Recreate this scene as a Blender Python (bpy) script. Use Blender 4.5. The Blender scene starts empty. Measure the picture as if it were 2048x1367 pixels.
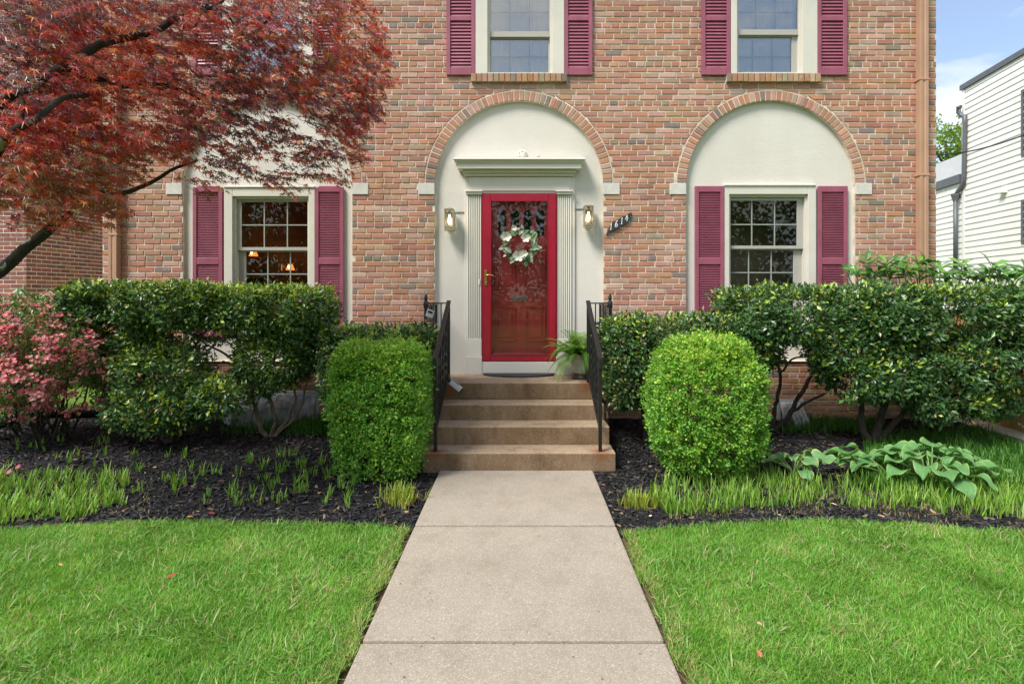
import bpy, bmesh, math, random
import numpy as np
from mathutils import Vector, Matrix, noise

random.seed(11)
rng = np.random.default_rng(11)
SC = bpy.context.scene
COL = SC.collection
R = math.radians

# ------------------------------------------------------------------ camera
DW = 7.35            # metres from the camera to the brick front (the front is the plane y = 0)
EYE = 1.68
F = 1194.0           # focal length in pixels of the 2048 px wide photograph
cam_d = bpy.data.cameras.new('camera')
cam = bpy.data.objects.new('camera', cam_d)
COL.objects.link(cam)
cam.location = (0, -DW, EYE)
cam.rotation_euler = (R(90), 0, 0)
cam_d.sensor_width = 36.0
cam_d.lens = F / 2048 * 36
cam_d.shift_x = -14 / 2048
cam_d.shift_y = -91.5 / 2048
cam_d.clip_start = 0.05
cam_d.clip_end = 800
SC.camera = cam

# ------------------------------------------------------------------ sky, sun, exposure
SUN_EL, SUN_AZ = R(54), R(230)      # azimuth clockwise from +y: behind the camera
w = bpy.data.worlds.new('World')
SC.world = w
w.use_nodes = True
nt = w.node_tree
nt.nodes.clear()
out = nt.nodes.new('ShaderNodeOutputWorld')
bg = nt.nodes.new('ShaderNodeBackground')
bg.inputs['Strength'].default_value = 0.092
sky = nt.nodes.new('ShaderNodeTexSky')
sky.sky_type = 'NISHITA'
sky.sun_disc = False
sky.sun_elevation = SUN_EL
sky.sun_rotation = SUN_AZ
sky.air_density = 1.0
sky.dust_density = 0.7
sky.ozone_density = 2.5
tc = nt.nodes.new('ShaderNodeTexCoord')
mp = nt.nodes.new('ShaderNodeMapping')
mp.inputs['Scale'].default_value = (1, 1, 2.6)
mp.inputs['Location'].default_value = (0.36, 0.15, 2.3)
nz = nt.nodes.new('ShaderNodeTexNoise')
nz.inputs['Scale'].default_value = 2.3
nz.inputs['Detail'].default_value = 7
nz.inputs['Roughness'].default_value = 0.58
rp = nt.nodes.new('ShaderNodeValToRGB')
rp.color_ramp.elements[0].position = 0.44
rp.color_ramp.elements[0].color = (0.13, 0.13, 0.13, 1)
rp.color_ramp.elements[1].position = 0.58
rp.color_ramp.elements[1].color = (0.92, 0.92, 0.92, 1)
mx = nt.nodes.new('ShaderNodeMix')
mx.data_type = 'RGBA'
mx.inputs['B'].default_value = (5.6, 5.6, 5.7, 1)
nt.links.new(tc.outputs['Generated'], mp.inputs['Vector'])
nt.links.new(mp.outputs['Vector'], nz.inputs['Vector'])
nt.links.new(nz.outputs['Fac'], rp.inputs['Fac'])
nt.links.new(rp.outputs['Color'], mx.inputs['Factor'])
nt.links.new(sky.outputs['Color'], mx.inputs['A'])
nt.links.new(mx.outputs['Result'], bg.inputs['Color'])
nt.links.new(bg.outputs['Background'], out.inputs['Surface'])

sun_d = bpy.data.lights.new('sun', 'SUN')
sun_d.energy = 2.4
sun_d.angle = R(20)
sun_d.color = (1.0, 0.955, 0.89)
sun = bpy.data.objects.new('sun', sun_d)
COL.objects.link(sun)
sdir = Vector((math.sin(SUN_AZ) * math.cos(SUN_EL), math.cos(SUN_AZ) * math.cos(SUN_EL), math.sin(SUN_EL)))
sun.rotation_euler = sdir.to_track_quat('Z', 'Y').to_euler()
sun.location = (0, -20, 30)

SC.view_settings.view_transform = 'Standard'
SC.view_settings.look = 'None'
SC.view_settings.exposure = 1.28
SC.view_settings.gamma = 1.0
SC.view_settings.use_curve_mapping = False
SC.render.engine = 'CYCLES'
cy = SC.cycles
cy.use_denoising = True
try:
    cy.denoiser = 'OPENIMAGEDENOISE'
    cy.denoising_input_passes = 'RGB_ALBEDO_NORMAL'
    cy.denoising_prefilter = 'ACCURATE'
except Exception:
    pass
cy.max_bounces = 7
cy.diffuse_bounces = 3
cy.glossy_bounces = 3
cy.transmission_bounces = 4
cy.transparent_max_bounces = 10
cy.caustics_reflective = False
cy.caustics_refractive = False
cy.sample_clamp_indirect = 6

# ------------------------------------------------------------------ helpers
def wx(X, d=DW): return (X - 1038.0) * d / F
def wz(Y, d=DW): return EYE + (592.0 - Y) * d / F
def P(X, Y, d): return Vector((wx(X, d), d - DW, wz(Y, d)))

def lerp(a, b, t): return a + (b - a) * t

class MB:
    def __init__(s): s.v = []; s.f = []
    def add(s, vs, fs):
        n = len(s.v)
        s.v += [tuple(v) for v in vs]
        s.f += [tuple(i + n for i in f) for f in fs]
        return s
    def box(s, x0, x1, y0, y1, z0, z1):
        return s.add([(x0,y0,z0),(x1,y0,z0),(x1,y1,z0),(x0,y1,z0),(x0,y0,z1),(x1,y0,z1),(x1,y1,z1),(x0,y1,z1)],
                     [(0,3,2,1),(4,5,6,7),(0,1,5,4),(1,2,6,5),(2,3,7,6),(3,0,4,7)])
    def obox(s, c, ux, uy, uz, hx, hy, hz):
        c = Vector(c); ux, uy, uz = Vector(ux)*hx, Vector(uy)*hy, Vector(uz)*hz
        vs = [c-ux-uy-uz, c+ux-uy-uz, c+ux+uy-uz, c-ux+uy-uz, c-ux-uy+uz, c+ux-uy+uz, c+ux+uy+uz, c-ux+uy+uz]
        return s.add(vs, [(0,3,2,1),(4,5,6,7),(0,1,5,4),(1,2,6,5),(2,3,7,6),(3,0,4,7)])
    def bar(s, a, b, w, h, up=(0,0,1)):
        a, b = Vector(a), Vector(b); u = (b-a); L = u.length; u.normalize()
        sd = u.cross(Vector(up))
        if sd.length < 1e-4: sd = u.cross(Vector((0,1,0)))
        sd.normalize(); n = sd.cross(u)
        return s.obox((a+b)/2, u, sd, n, L/2, w/2, h/2)
    def prism(s, poly, y0, y1):
        """poly: list of (x, z), anticlockwise seen from -y; extruded in y"""
        n = len(poly)
        vs = [(x, y0, z) for x, z in poly] + [(x, y1, z) for x, z in poly]
        fs = [tuple(range(n)), tuple(range(2*n-1, n-1, -1))]
        for i in range(n):
            j = (i+1) % n
            fs.append((i, i+n, j+n, j))
        return s.add(vs, fs)
    def prismz(s, poly, z0, z1):
        n = len(poly)
        vs = [(x, y, z0) for x, y in poly] + [(x, y, z1) for x, y in poly]
        fs = [tuple(range(n-1, -1, -1)), tuple(range(n, 2*n))]
        for i in range(n):
            j = (i+1) % n
            fs.append((i, j, j+n, i+n))
        return s.add(vs, fs)
    def tube(s, path, rad, n=8, cap=True):
        path = [Vector(p) for p in path]
        if not hasattr(rad, '__len__'): rad = [rad]*len(path)
        base = len(s.v); ref = None
        for i, p in enumerate(path):
            t = (path[min(i+1, len(path)-1)] - path[max(i-1, 0)])
            if t.length < 1e-9: t = Vector((0,0,1))
            t.normalize()
            if ref is None:
                ref = t.cross(Vector((0.3, 0.9, 0.2)))
                if ref.length < 1e-3: ref = t.cross(Vector((1,0,0)))
            ref = (ref - t*ref.dot(t)).normalized()
            b = t.cross(ref)
            for k in range(n):
                a = 2*math.pi*k/n
                s.v.append(tuple(p + (ref*math.cos(a) + b*math.sin(a))*rad[i]))
        for i in range(len(path)-1):
            for k in range(n):
                k2 = (k+1) % n
                s.f.append((base+i*n+k, base+i*n+k2, base+(i+1)*n+k2, base+(i+1)*n+k))
        if cap:
            s.f.append(tuple(base+k for k in range(n-1, -1, -1)))
            s.f.append(tuple(base+(len(path)-1)*n+k for k in range(n)))
        return s
    def lathe(s, prof, c, n=20):
        """prof: (r, z) from bottom to top"""
        c = Vector(c); base = len(s.v)
        for r, z in prof:
            for k in range(n):
                a = 2*math.pi*k/n
                s.v.append((c.x+r*math.cos(a), c.y+r*math.sin(a), c.z+z))
        for i in range(len(prof)-1):
            for k in range(n):
                k2 = (k+1) % n
                s.f.append((base+i*n+k, base+i*n+k2, base+(i+1)*n+k2, base+(i+1)*n+k))
        s.f.append(tuple(base+k for k in range(n-1, -1, -1)))
        s.f.append(tuple(base+(len(prof)-1)*n+k for k in range(n)))
        return s
    def mesh(s, name, bevel=0, segs=1, smooth=False):
        me = bpy.data.meshes.new(name)
        me.from_pydata(s.v, [], s.f)
        if bevel > 0:
            bm = bmesh.new(); bm.from_mesh(me)
            bmesh.ops.recalc_face_normals(bm, faces=bm.faces)
            es = [e for e in bm.edges if len(e.link_faces) == 2 and e.calc_face_angle(0) > 0.5]
            bmesh.ops.bevel(bm, geom=es, offset=bevel, segments=segs, profile=0.6, affect='EDGES', clamp_overlap=True)
            bm.to_mesh(me); bm.free()
        if smooth:
            me.polygons.foreach_set('use_smooth', [True]*len(me.polygons))
        me.update()
        return me

def link(name, me, mat=None, parent=None, color=None):
    o = bpy.data.objects.new(name, me)
    COL.objects.link(o)
    if mat is not None and me is not None and len(me.materials) == 0: me.materials.append(mat)
    if parent is not None: attach(o, parent)
    if color is not None: o.color = (color[0], color[1], color[2], 1)
    return o

def world_loc(o):
    v = Vector(o.location)
    return v if o.parent is None else v   # every child keeps world coordinates (see attach)

def attach(o, parent):
    o.parent = parent
    o.matrix_parent_inverse = wm(parent).inverted()

def wm(o):
    m = Matrix.LocRotScale(o.location, o.rotation_euler, o.scale)
    if o.parent is None: return m
    return wm(o.parent) @ o.matrix_parent_inverse @ m

def obj(name, mb, mat, parent=None, bevel=0, segs=1, smooth=False, kind=None, color=None):
    o = link(name, mb.mesh(name, bevel, segs, smooth), mat, parent, color)
    if kind: o['kind'] = kind
    return o

def thing(name, label, cat, loc=(0,0,0), group=None):
    o = bpy.data.objects.new(name, None); COL.objects.link(o)
    o.empty_display_size = 0.1
    o.location = loc; o['label'] = label; o['category'] = cat
    if group: o['group'] = group
    return o

def tag(o, label, cat, group=None):
    o['label'] = label; o['category'] = cat
    if group: o['group'] = group
    return o

# ------------------------------------------------------------------ node materials
def nodes(name):
    m = bpy.data.materials.new(name); m.use_nodes = True
    t = m.node_tree; t.nodes.clear()
    o = t.nodes.new('ShaderNodeOutputMaterial')
    return m, t, o

def N(t, kind, **kw):
    n = t.nodes.new(kind)
    for k, v in kw.items():
        if k in n.inputs.keys():
            n.inputs[k].default_value = v
        else:
            setattr(n, k, v)
    return n

def coords(t, space='Object', scale=(1,1,1)):
    c = t.nodes.new('ShaderNodeTexCoord')
    if scale == (1,1,1): return c.outputs[space]
    m = N(t, 'ShaderNodeMapping'); m.inputs['Scale'].default_value = scale
    t.links.new(c.outputs[space], m.inputs['Vector'])
    return m.outputs['Vector']

def world_pos(t, scale=(1,1,1)):
    g = t.nodes.new('ShaderNodeNewGeometry')
    if scale == (1,1,1): return g.outputs['Position']
    m = N(t, 'ShaderNodeMapping'); m.inputs['Scale'].default_value = scale
    t.links.new(g.outputs['Position'], m.inputs['Vector'])
    return m.outputs['Vector']

def noise_n(t, vec, scale, detail=4, rough=0.55):
    n = N(t, 'ShaderNodeTexNoise'); n.inputs['Scale'].default_value = scale
    n.inputs['Detail'].default_value = detail; n.inputs['Roughness'].default_value = rough
    t.links.new(vec, n.inputs['Vector'])
    return n.outputs['Fac']

def ramp(t, fac, stops):
    r = t.nodes.new('ShaderNodeValToRGB')
    e = r.color_ramp.elements
    while len(e) < len(stops): e.new(0.5)
    for i, (p, c) in enumerate(stops):
        e[i].position = p
        e[i].color = (c, c, c, 1) if not hasattr(c, '__len__') else (*c, 1)
    t.links.new(fac, r.inputs['Fac'])
    return r.outputs['Color']

def mixc(t, fac, a, b, mode='MIX'):
    m = t.nodes.new('ShaderNodeMix'); m.data_type = 'RGBA'; m.blend_type = mode
    for sock, v in (('Factor', fac), ('A', a), ('B', b)):
        if isinstance(v, (int, float)): m.inputs[sock].default_value = v
        elif isinstance(v, tuple): m.inputs[sock].default_value = (*v[:3], 1)
        else: t.links.new(v, m.inputs[sock])
    return m.outputs['Result']

def math_n(t, op, a, b=0.0):
    m = t.nodes.new('ShaderNodeMath'); m.operation = op
    for i, v in enumerate((a, b)):
        if isinstance(v, (int, float)): m.inputs[i].default_value = v
        else: t.links.new(v, m.inputs[i])
    return m.outputs[0]

def bump(t, height, strength=0.3, dist=0.01):
    b = N(t, 'ShaderNodeBump'); b.inputs['Strength'].default_value = strength
    b.inputs['Distance'].default_value = dist
    t.links.new(height, b.inputs['Height'])
    return b.outputs['Normal']

def princ(t, out, base, rough=0.6, metal=0.0, spec=0.5, normal=None):
    p = t.nodes.new('ShaderNodeBsdfPrincipled')
    for sock, v in (('Base Color', base), ('Roughness', rough), ('Metallic', metal), ('Specular IOR Level', spec)):
        if isinstance(v, (int, float)): p.inputs[sock].default_value = v
        elif isinstance(v, tuple): p.inputs[sock].default_value = (*v[:3], 1)
        else: t.links.new(v, p.inputs[sock])
    if normal is not None: t.links.new(normal, p.inputs['Normal'])
    if out is not None: t.links.new(p.outputs['BSDF'], out.inputs['Surface'])
    return p

def plain(name, col, rough=0.5, metal=0.0, spec=0.5, var=0.15, vscale=6.0, bscale=60, bstr=0.1):
    m, t, o = nodes(name)
    wp = world_pos(t)
    n = noise_n(t, wp, vscale, 5)
    c = mixc(t, ramp(t, n, [(0.3, 0.0), (0.72, 1.0)]), tuple(v*(1-var) for v in col), tuple(min(1, v*(1+var)) for v in col))
    princ(t, o, c, rough, metal, spec, bump(t, noise_n(t, wp, bscale, 3), bstr, 0.004))
    return m

def leafmat(name, rough=0.4, spec=0.5, trans=0.3, mode='attr', tboost=(1.4, 1.3, 0.8), back=None):
    """leaf: colour from the mesh attribute 'col' or from the object colour"""
    m, t, o = nodes(name)
    if mode == 'attr':
        a = N(t, 'ShaderNodeAttribute'); a.attribute_name = 'col'; base = a.outputs['Color']
    else:
        a = t.nodes.new('ShaderNodeObjectInfo'); base = a.outputs['Color']
    wp = world_pos(t)
    base = mixc(t, math_n(t, 'MULTIPLY', noise_n(t, wp, 45, 2), 0.5), base, mixc(t, 1.0, base, (0.62, 0.66, 0.6), 'MULTIPLY'))
    p = princ(t, None, base, rough, 0, spec)
    tr = t.nodes.new('ShaderNodeBsdfTranslucent')
    t.links.new(mixc(t, 1.0, base, tboost, 'MULTIPLY'), tr.inputs['Color'])
    mx = t.nodes.new('ShaderNodeMixShader'); mx.inputs[0].default_value = trans
    t.links.new(p.outputs[0], mx.inputs[1]); t.links.new(tr.outputs[0], mx.inputs[2])
    t.links.new(mx.outputs[0], o.inputs['Surface'])
    return m

def brickmat(name, mode):
    m, t, o = nodes(name)
    if mode == 'attr':
        a = N(t, 'ShaderNodeAttribute'); a.attribute_name = 'col'; base = a.outputs['Color']
    else:
        a = t.nodes.new('ShaderNodeObjectInfo'); base = a.outputs['Color']
    wp = world_pos(t)
    n1 = noise_n(t, wp, 38, 5, 0.65)
    base = mixc(t, ramp(t, n1, [(0.35, 0.0), (0.75, 0.45)]), base, mixc(t, 1.0, base, (0.66, 0.62, 0.6), 'MULTIPLY'))
    lime = math_n(t, 'MULTIPLY', ramp(t, noise_n(t, wp, 14, 6, 0.7), [(0.52, 0.0), (0.76, 0.75)]),
                  ramp(t, noise_n(t, world_pos(t, (0.5, 1, 0.9)), 1.3, 3), [(0.42, 0.1), (0.62, 0.9)]))
    base = mixc(t, lime, base, (0.60, 0.47, 0.38))
    grime = math_n(t, 'MULTIPLY', ramp(t, noise_n(t, world_pos(t, (3.2, 1, 0.35)), 1.6, 5, 0.6), [(0.50, 0.0), (0.74, 1.0)]), 0.42)
    base = mixc(t, grime, base, mixc(t, 1.0, base, (0.55, 0.52, 0.46), 'MULTIPLY'))
    princ(t, o, base, 0.85, 0, 0.3, bump(t, noise_n(t, wp, 130, 6, 0.7), 0.5, 0.004))
    return m

def glassmat(name, tint=(0.93, 0.95, 0.93), boost=1.0, rough=0.0):
    m, t, o = nodes(name)
    tr = N(t, 'ShaderNodeBsdfTransparent'); tr.inputs['Color'].default_value = (*tint, 1)
    gl = N(t, 'ShaderNodeBsdfGlossy'); gl.inputs['Roughness'].default_value = rough
    fr = N(t, 'ShaderNodeFresnel'); fr.inputs['IOR'].default_value = 1.5
    f = math_n(t, 'MINIMUM', math_n(t, 'MULTIPLY', fr.outputs[0], boost), 1.0)
    mx = t.nodes.new('ShaderNodeMixShader')
    t.links.new(f, mx.inputs[0]); t.links.new(tr.outputs[0], mx.inputs[1]); t.links.new(gl.outputs[0], mx.inputs[2])
    t.links.new(mx.outputs[0], o.inputs['Surface'])
    return m

def emit(name, col, strength):
    m, t, o = nodes(name)
    e = N(t, 'ShaderNodeEmission'); e.inputs['Color'].default_value = (*col, 1); e.inputs['Strength'].default_value = strength
    t.links.new(e.outputs[0], o.inputs['Surface'])
    return m

# ------------------------------------------------------------------ scattering many small faces into one mesh
def frames(dirs, nors):
    u = dirs / np.maximum(np.linalg.norm(dirs, axis=1, keepdims=True), 1e-9)
    n = nors - (nors*u).sum(1, keepdims=True)*u
    ln = np.linalg.norm(n, axis=1, keepdims=True)
    bad = ln[:, 0] < 1e-5
    n[bad] = np.cross(u[bad], np.array([0.31, 0.87, 0.12]))
    n = n / np.maximum(np.linalg.norm(n, axis=1, keepdims=True), 1e-9)
    return u, np.cross(n, u), n

def np_mesh(name, V, T, C=None, smooth=False):
    """V (n,3) vertices, T (m,3) triangles, C (n,3) colours"""
    me = bpy.data.meshes.new(name)
    V = np.ascontiguousarray(V, dtype=np.float32); T = np.ascontiguousarray(T, dtype=np.int32)
    me.vertices.add(len(V)); me.vertices.foreach_set('co', V.ravel())
    me.loops.add(T.size); me.loops.foreach_set('vertex_index', T.ravel())
    me.polygons.add(len(T)); me.polygons.foreach_set('loop_start', np.arange(0, T.size, 3, dtype=np.int32))
    me.update(calc_edges=True)
    if C is not None:
        a = me.attributes.new('col', 'FLOAT_COLOR', 'POINT')
        a.data.foreach_set('color', np.concatenate([C, np.ones((len(C), 1))], 1).astype(np.float32).ravel())
    me.polygons.foreach_set('use_smooth', np.full(len(T), smooth))
    return me

def scatter_mesh(name, tv, tf, pos, dirs, nors, size, col, width=None, smooth=False):
    tv = np.asarray(tv, float); tf = np.asarray(tf, int)
    n, m = len(pos), len(tv)
    u, v, nn = frames(np.asarray(dirs, float), np.asarray(nors, float))
    size = np.broadcast_to(np.asarray(size, float), (n,))
    width = size if width is None else np.broadcast_to(np.asarray(width, float), (n,))
    V = (pos[:, None, :] + (size[:, None]*tv[None, :, 0])[..., None]*u[:, None, :]
         + (width[:, None]*tv[None, :, 1])[..., None]*v[:, None, :]
         + (size[:, None]*tv[None, :, 2])[..., None]*nn[:, None, :])
    T = tf[None] + (np.arange(n)*m)[:, None, None]
    C = np.repeat(np.asarray(col, float)[:, None, :], m, 1)
    return np_mesh(name, V.reshape(-1, 3), T.reshape(-1, 3), C.reshape(-1, 3), smooth)

def leaf_frame_matrix(p, d, nrm, s):
    u, v, n = frames(np.array([d], float), np.array([nrm], float))
    m = Matrix.Identity(4)
    for i in range(3):
        m[i][0] = u[0][i]; m[i][1] = v[0][i]; m[i][2] = n[0][i]; m[i][3] = p[i]
    return m @ Matrix.Diagonal((s, s, s, 1))

def unit(n):
    v = rng.normal(size=(n, 3)); return v/np.linalg.norm(v, axis=1, keepdims=True)

def pick(cols, weights, n, jit=0.18):
    cols = np.array(cols, float); wts = np.array(weights, float); wts /= wts.sum()
    c = cols[rng.choice(len(cols), n, p=wts)]
    return np.clip(c*(1+rng.uniform(-jit, jit, (n, 1)))*(1+rng.uniform(-0.06, 0.06, (n, 3))), 0, 1)

OVAL = ([(0,0,0),(0.5,0.25,0.07),(0.5,-0.25,0.07),(1,0,-0.06),(0.5,0,0)], [(0,4,1),(0,2,4),(1,4,3),(4,2,3)])
DIAMOND = ([(0,0,0),(0.55,0.29,0.09),(0.55,-0.29,0.09),(1,0,0)], [(0,3,1),(0,2,3)])
BLADE = ([(0,0.5,0),(0,-0.5,0),(0.55,0.36,0.05),(0.55,-0.36,0.05),(1,0,0.22)], [(0,1,2),(1,3,2),(2,3,4)])

def maple_template():
    lobes = [(-150, 0.34), (-98, 0.66), (-47, 0.88), (0, 1.0), (47, 0.88), (98, 0.66), (150, 0.34)]
    vs = [(0.0, 0.0, 0.0)]; 
    ring = []
    for i, (a, r) in enumerate(lobes):
        ar = R(a); ring.append((r*math.cos(ar), r*math.sin(ar), -0.16*r*r))
        if i < len(lobes)-1:
            am = R((a+lobes[i+1][0])/2); rm = 0.23
            ring.append((rm*math.cos(am), rm*math.sin(am), 0.02))
    vs += ring
    fs = [(0, i, i+1) for i in range(1, len(ring))]
    return vs, fs
MAPLE = maple_template()
# ================================================================== MATERIALS OF THE HOUSE
m_brick = brickmat('brick', 'attr')
m_brick1 = brickmat('brick_single', 'obj')
m_mortar = plain('mortar', (0.65, 0.58, 0.465), 0.95, spec=0.2, var=0.25, vscale=9, bscale=220, bstr=0.5)
m_white = plain('cream_paint', (0.67, 0.645, 0.57), 0.5, var=0.035, vscale=3, bscale=90, bstr=0.06)
m_win = plain('window_paint', (0.61, 0.58, 0.50), 0.5, var=0.05, vscale=4, bscale=90, bstr=0.05)
m_sash = plain('sash_vinyl', (0.40, 0.385, 0.34), 0.45, var=0.05)
m_munt = plain('muntin_paint', (0.30, 0.32, 0.275), 0.5, var=0.05)
m_shut = plain('shutter_paint', (0.29, 0.078, 0.118), 0.45, var=0.16, vscale=5, bscale=150, bstr=0.1)
m_red = plain('red_door_paint', (0.32, 0.007, 0.026), 0.28, var=0.12, vscale=7, bscale=120, bstr=0.05)
m_indoor = plain('inner_door_paint', (0.50, 0.040, 0.040), 0.4, var=0.15)
m_dspout = plain('brown_downspout', (0.43, 0.25, 0.16), 0.45, var=0.12, vscale=2.5)
m_stone = plain('impost_stone', (0.57, 0.55, 0.50), 0.9, var=0.1, vscale=14, bscale=120, bstr=0.4)
m_glass = glassmat('window_glass', (0.92, 0.93, 0.90), 1.0)
m_screen = glassmat('upper_window_glass', (0.985, 0.985, 0.985), 4.2)
m_storm = glassmat('storm_door_glass', (0.97, 0.97, 0.96), 0.75)
m_brass = plain('brass', (0.62, 0.43, 0.13), 0.25, metal=1.0, var=0.15)
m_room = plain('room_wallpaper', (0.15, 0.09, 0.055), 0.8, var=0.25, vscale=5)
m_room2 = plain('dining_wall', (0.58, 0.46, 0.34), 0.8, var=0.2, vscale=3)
m_curt = plain('sheer_curtain', (0.92, 0.92, 0.91), 0.9, var=0.06, vscale=7)
m_dark = plain('dark_metal', (0.03, 0.032, 0.035), 0.4, var=0.1)
m_black = plain('black_iron', (0.012, 0.012, 0.013), 0.35, var=0.3, vscale=30, bscale=150, bstr=0.25)
m_roof = plain('roof_shingle', (0.09, 0.085, 0.08), 0.9, var=0.3)

# stucco: hand trowelled, cream, a little dirt that follows its own noise
ms, t, o = nodes('stucco')
wp = world_pos(t)
c = mixc(t, ramp(t, noise_n(t, world_pos(t, (1, 1, 0.45)), 1.7, 6), [(0.35, 0.0), (0.8, 1.0)]), (0.665, 0.63, 0.565), (0.585, 0.55, 0.48))
h = mixc(t, 0.5, noise_n(t, world_pos(t, (0.5, 1, 1.2)), 9, 6, 0.65), noise_n(t, wp, 70, 4))
princ(t, o, c, 0.75, 0, 0.35, bump(t, h, 0.26, 0.02))
m_stucco = ms

# ================================================================== BRICK HOUSE
HX0, HX1 = wx(204.5), wx(1873)
HTOP = 6.35
PX = DW / F                                   # metres per pixel on the brick front
COURSE = 11.09 * PX
ZH = wz(50.5)                                  # centre of a header course
ARCH = [(wx(534.5), 169.0*PX), (wx(1038.0), 168.0*PX), (wx(1541.5), 168.5*PX)]
AZB = [wz(722), 0.70, wz(722)]; ZS = wz(369.5); ZB = wz(722); RING = 0.118
ZS1 = wz(366); ZS0 = wz(389.5)                 # impost blocks
UPW = [(446.0, 629.0), (951.0, 1128.5), (1460.0, 1633.0)]     # upper window casings, px
UW_Z0, UW_Z1 = wz(149.5), wz(149.5) + 1.62
UPW_X = [(wx(a), wx(b)) for a, b in UPW]

house = thing('brick_house', 'two-storey red brick house with three cream arches and plum shutters', 'house', (0, 0.1, 0))

BR = [(0.445, 0.222, 0.15), (0.465, 0.228, 0.138), (0.455, 0.255, 0.19), (0.51, 0.325, 0.258), (0.395, 0.19, 0.14), (0.46, 0.258, 0.165), (0.24, 0.185, 0.16), (0.36, 0.258, 0.19)]
BW_S = [4, 3.6, 4.4, 2.8, 3, 2.2, 0.7, 1.0]
BW_H = [3, 3, 2.4, 1.2, 2.5, 2, 2.0, 1.6]
_bc = [pick(BR, BW_S, 6000, 0.12), pick(BR, BW_H, 3000, 0.12)]
_bi = [0, 0]
def brick_col(header=False):
    k = 1 if header else 0
    _bi[k] += 1
    return _bc[k][_bi[k] % len(_bc[k])]

def brick_verts(q, y0, depth=0.06, ch=0.0045, jit=0.0025):
    """q: four (x,z) corners anticlockwise seen from the front; a chamfered block, 9 quads"""
    y0 = y0 + random.uniform(-jit, jit)
    cx = sum(p[0] for p in q)/4; cz = sum(p[1] for p in q)/4
    def ins(p):
        return (p[0] + (ch if p[0] < cx else -ch), p[1] + (ch if p[1] < cz else -ch))
    tl = random.uniform(-0.0016, 0.0016)
    vs = [(ins(p)[0], y0 + (tl if i in (0, 3) else -tl), ins(p)[1]) for i, p in enumerate(q)]
    vs += [(p[0], y0+ch, p[1]) for p in q] + [(p[0], y0+depth, p[1]) for p in q]
    fs = [(0,1,2,3)]
    for i in range(4):
        j = (i+1) % 4
        fs += [(i, i+4, j+4, j), (i+4, i+8, j+8, j+4)]
    return vs, fs

def free_intervals(z0, z1):
    """solid stretches of a course: list of (xl at z0, xl at z1, xr at z0, xr at z1)"""
    ex = []
    for (cx, r), zb_a in zip(ARCH, AZB):
        if z1 < zb_a: continue
        zm = (z0+z1)/2
        if zm < ZS:
            h0 = h1 = r + 0.002
            if zm > ZS0 and zm < ZS1: h0 = h1 = r + 0.21
        else:
            ro = r + RING + 0.012
            if z0-ZS >= ro: continue
            h0 = math.sqrt(max(0, ro*ro-(z0-ZS)**2))
            h1 = math.sqrt(max(0, ro*ro-(z1-ZS)**2)) if z1-ZS < ro else 0.0
        ex.append((cx-h0, cx-h1, cx+h0, cx+h1))
    for a, b in UPW_X:
        s0, s1 = UW_Z0-0.104, UW_Z0
        if z1 > s0+0.01 and z0 < s1-0.01: ex.append((a-0.062,)*2 + (b+0.044,)*2)
        elif z0 >= s1-0.012 and z1 < UW_Z1+0.02: ex.append((a+0.02,)*2 + (b-0.02,)*2)
    ex.sort()
    outl = []; l0 = l1 = HX0
    for e in ex:
        outl.append((l0, l1, e[0], e[1])); l0, l1 = e[2], e[3]
    outl.append((l0, l1, HX1, HX1))
    return outl

brick_list = []            # (verts, faces, colour, header?, centre, whole?)
k0 = int(math.floor((ZH - 0.0)/COURSE))
MJ = 0.0062
for k in range(-k0-1, int((HTOP-ZH)/COURSE)+1):
    zc = ZH + k*COURSE
    z0, z1 = zc-COURSE/2+MJ, zc+COURSE/2-MJ
    header = (k % 7 == 0)
    pitch = 0.108 if header else 0.2095
    proud = 0.022 if zc < wz(771) else 0.0
    off = (0.0 if header else (0.10 if k % 2 else 0.0)) + random.uniform(-0.012, 0.012)
    for l0, l1, r0, r1 in free_intervals(z0, z1):
        x = HX0 - off
        while x < max(r0, r1):
            wj = pitch + random.uniform(-0.004, 0.004)
            a0 = max(x+MJ, l0+MJ*0.6); a1 = max(x+MJ, l1+MJ*0.6); b0 = min(x+wj-MJ, r0-MJ*0.6); b1 = min(x+wj-MJ, r1-MJ*0.6)
            x += wj
            if b1-a1 < 0.03: continue
            jz = random.uniform(-0.0015, 0.0015)
            q = [(a0, z0+jz), (b0, z0+jz), (b1, z1+jz), (a1, z1+jz)]
            if b0-a0 < 0.02:              # cut to a wedge against an arch
                if abs(a1-a0) > abs(b1-b0): xc_ = b1; sgn = -1
                else: xc_ = a1; sgn = 1
                best = min(ARCH, key=lambda A_: abs(A_[0]-xc_)); ro = best[1]+RING+0.012
                zc_ = ZS+math.sqrt(max(0, ro*ro-(xc_-best[0])**2))
                if zc_ > z1-0.015: continue
                zc_ = max(zc_, z0)
                q = [(xc_, zc_), (xc_+0.006, zc_), (b1, z1), (a1, z1)] if sgn > 0 else [(xc_-0.006, zc_), (xc_, zc_), (b1, z1), (a1, z1)]
            vs, fs = brick_verts(q, -proud)
            brick_list.append((vs, fs, brick_col(header), header, ((a0+b1)/2, zc), (b0-a0) > 0.17))

def in_view_brick(c):
    x, z = c
    Xp, Yp = 1038+x/PX, 592-(z-EYE)/PX
    return 0 < Yp < 1000 and 1212 < Xp < 1860 and Yp < 560 or (705 < Xp < 868 and 250 < Yp < 640)
cand = [i for i, b in enumerate(brick_list) if b[5] and not b[3] and in_view_brick(b[4])]
cand.sort(key=lambda i: abs(brick_list[i][4][0]-0.0) + 0.9*abs(brick_list[i][4][1]-2.3))
single = set(cand[:300])

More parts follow.
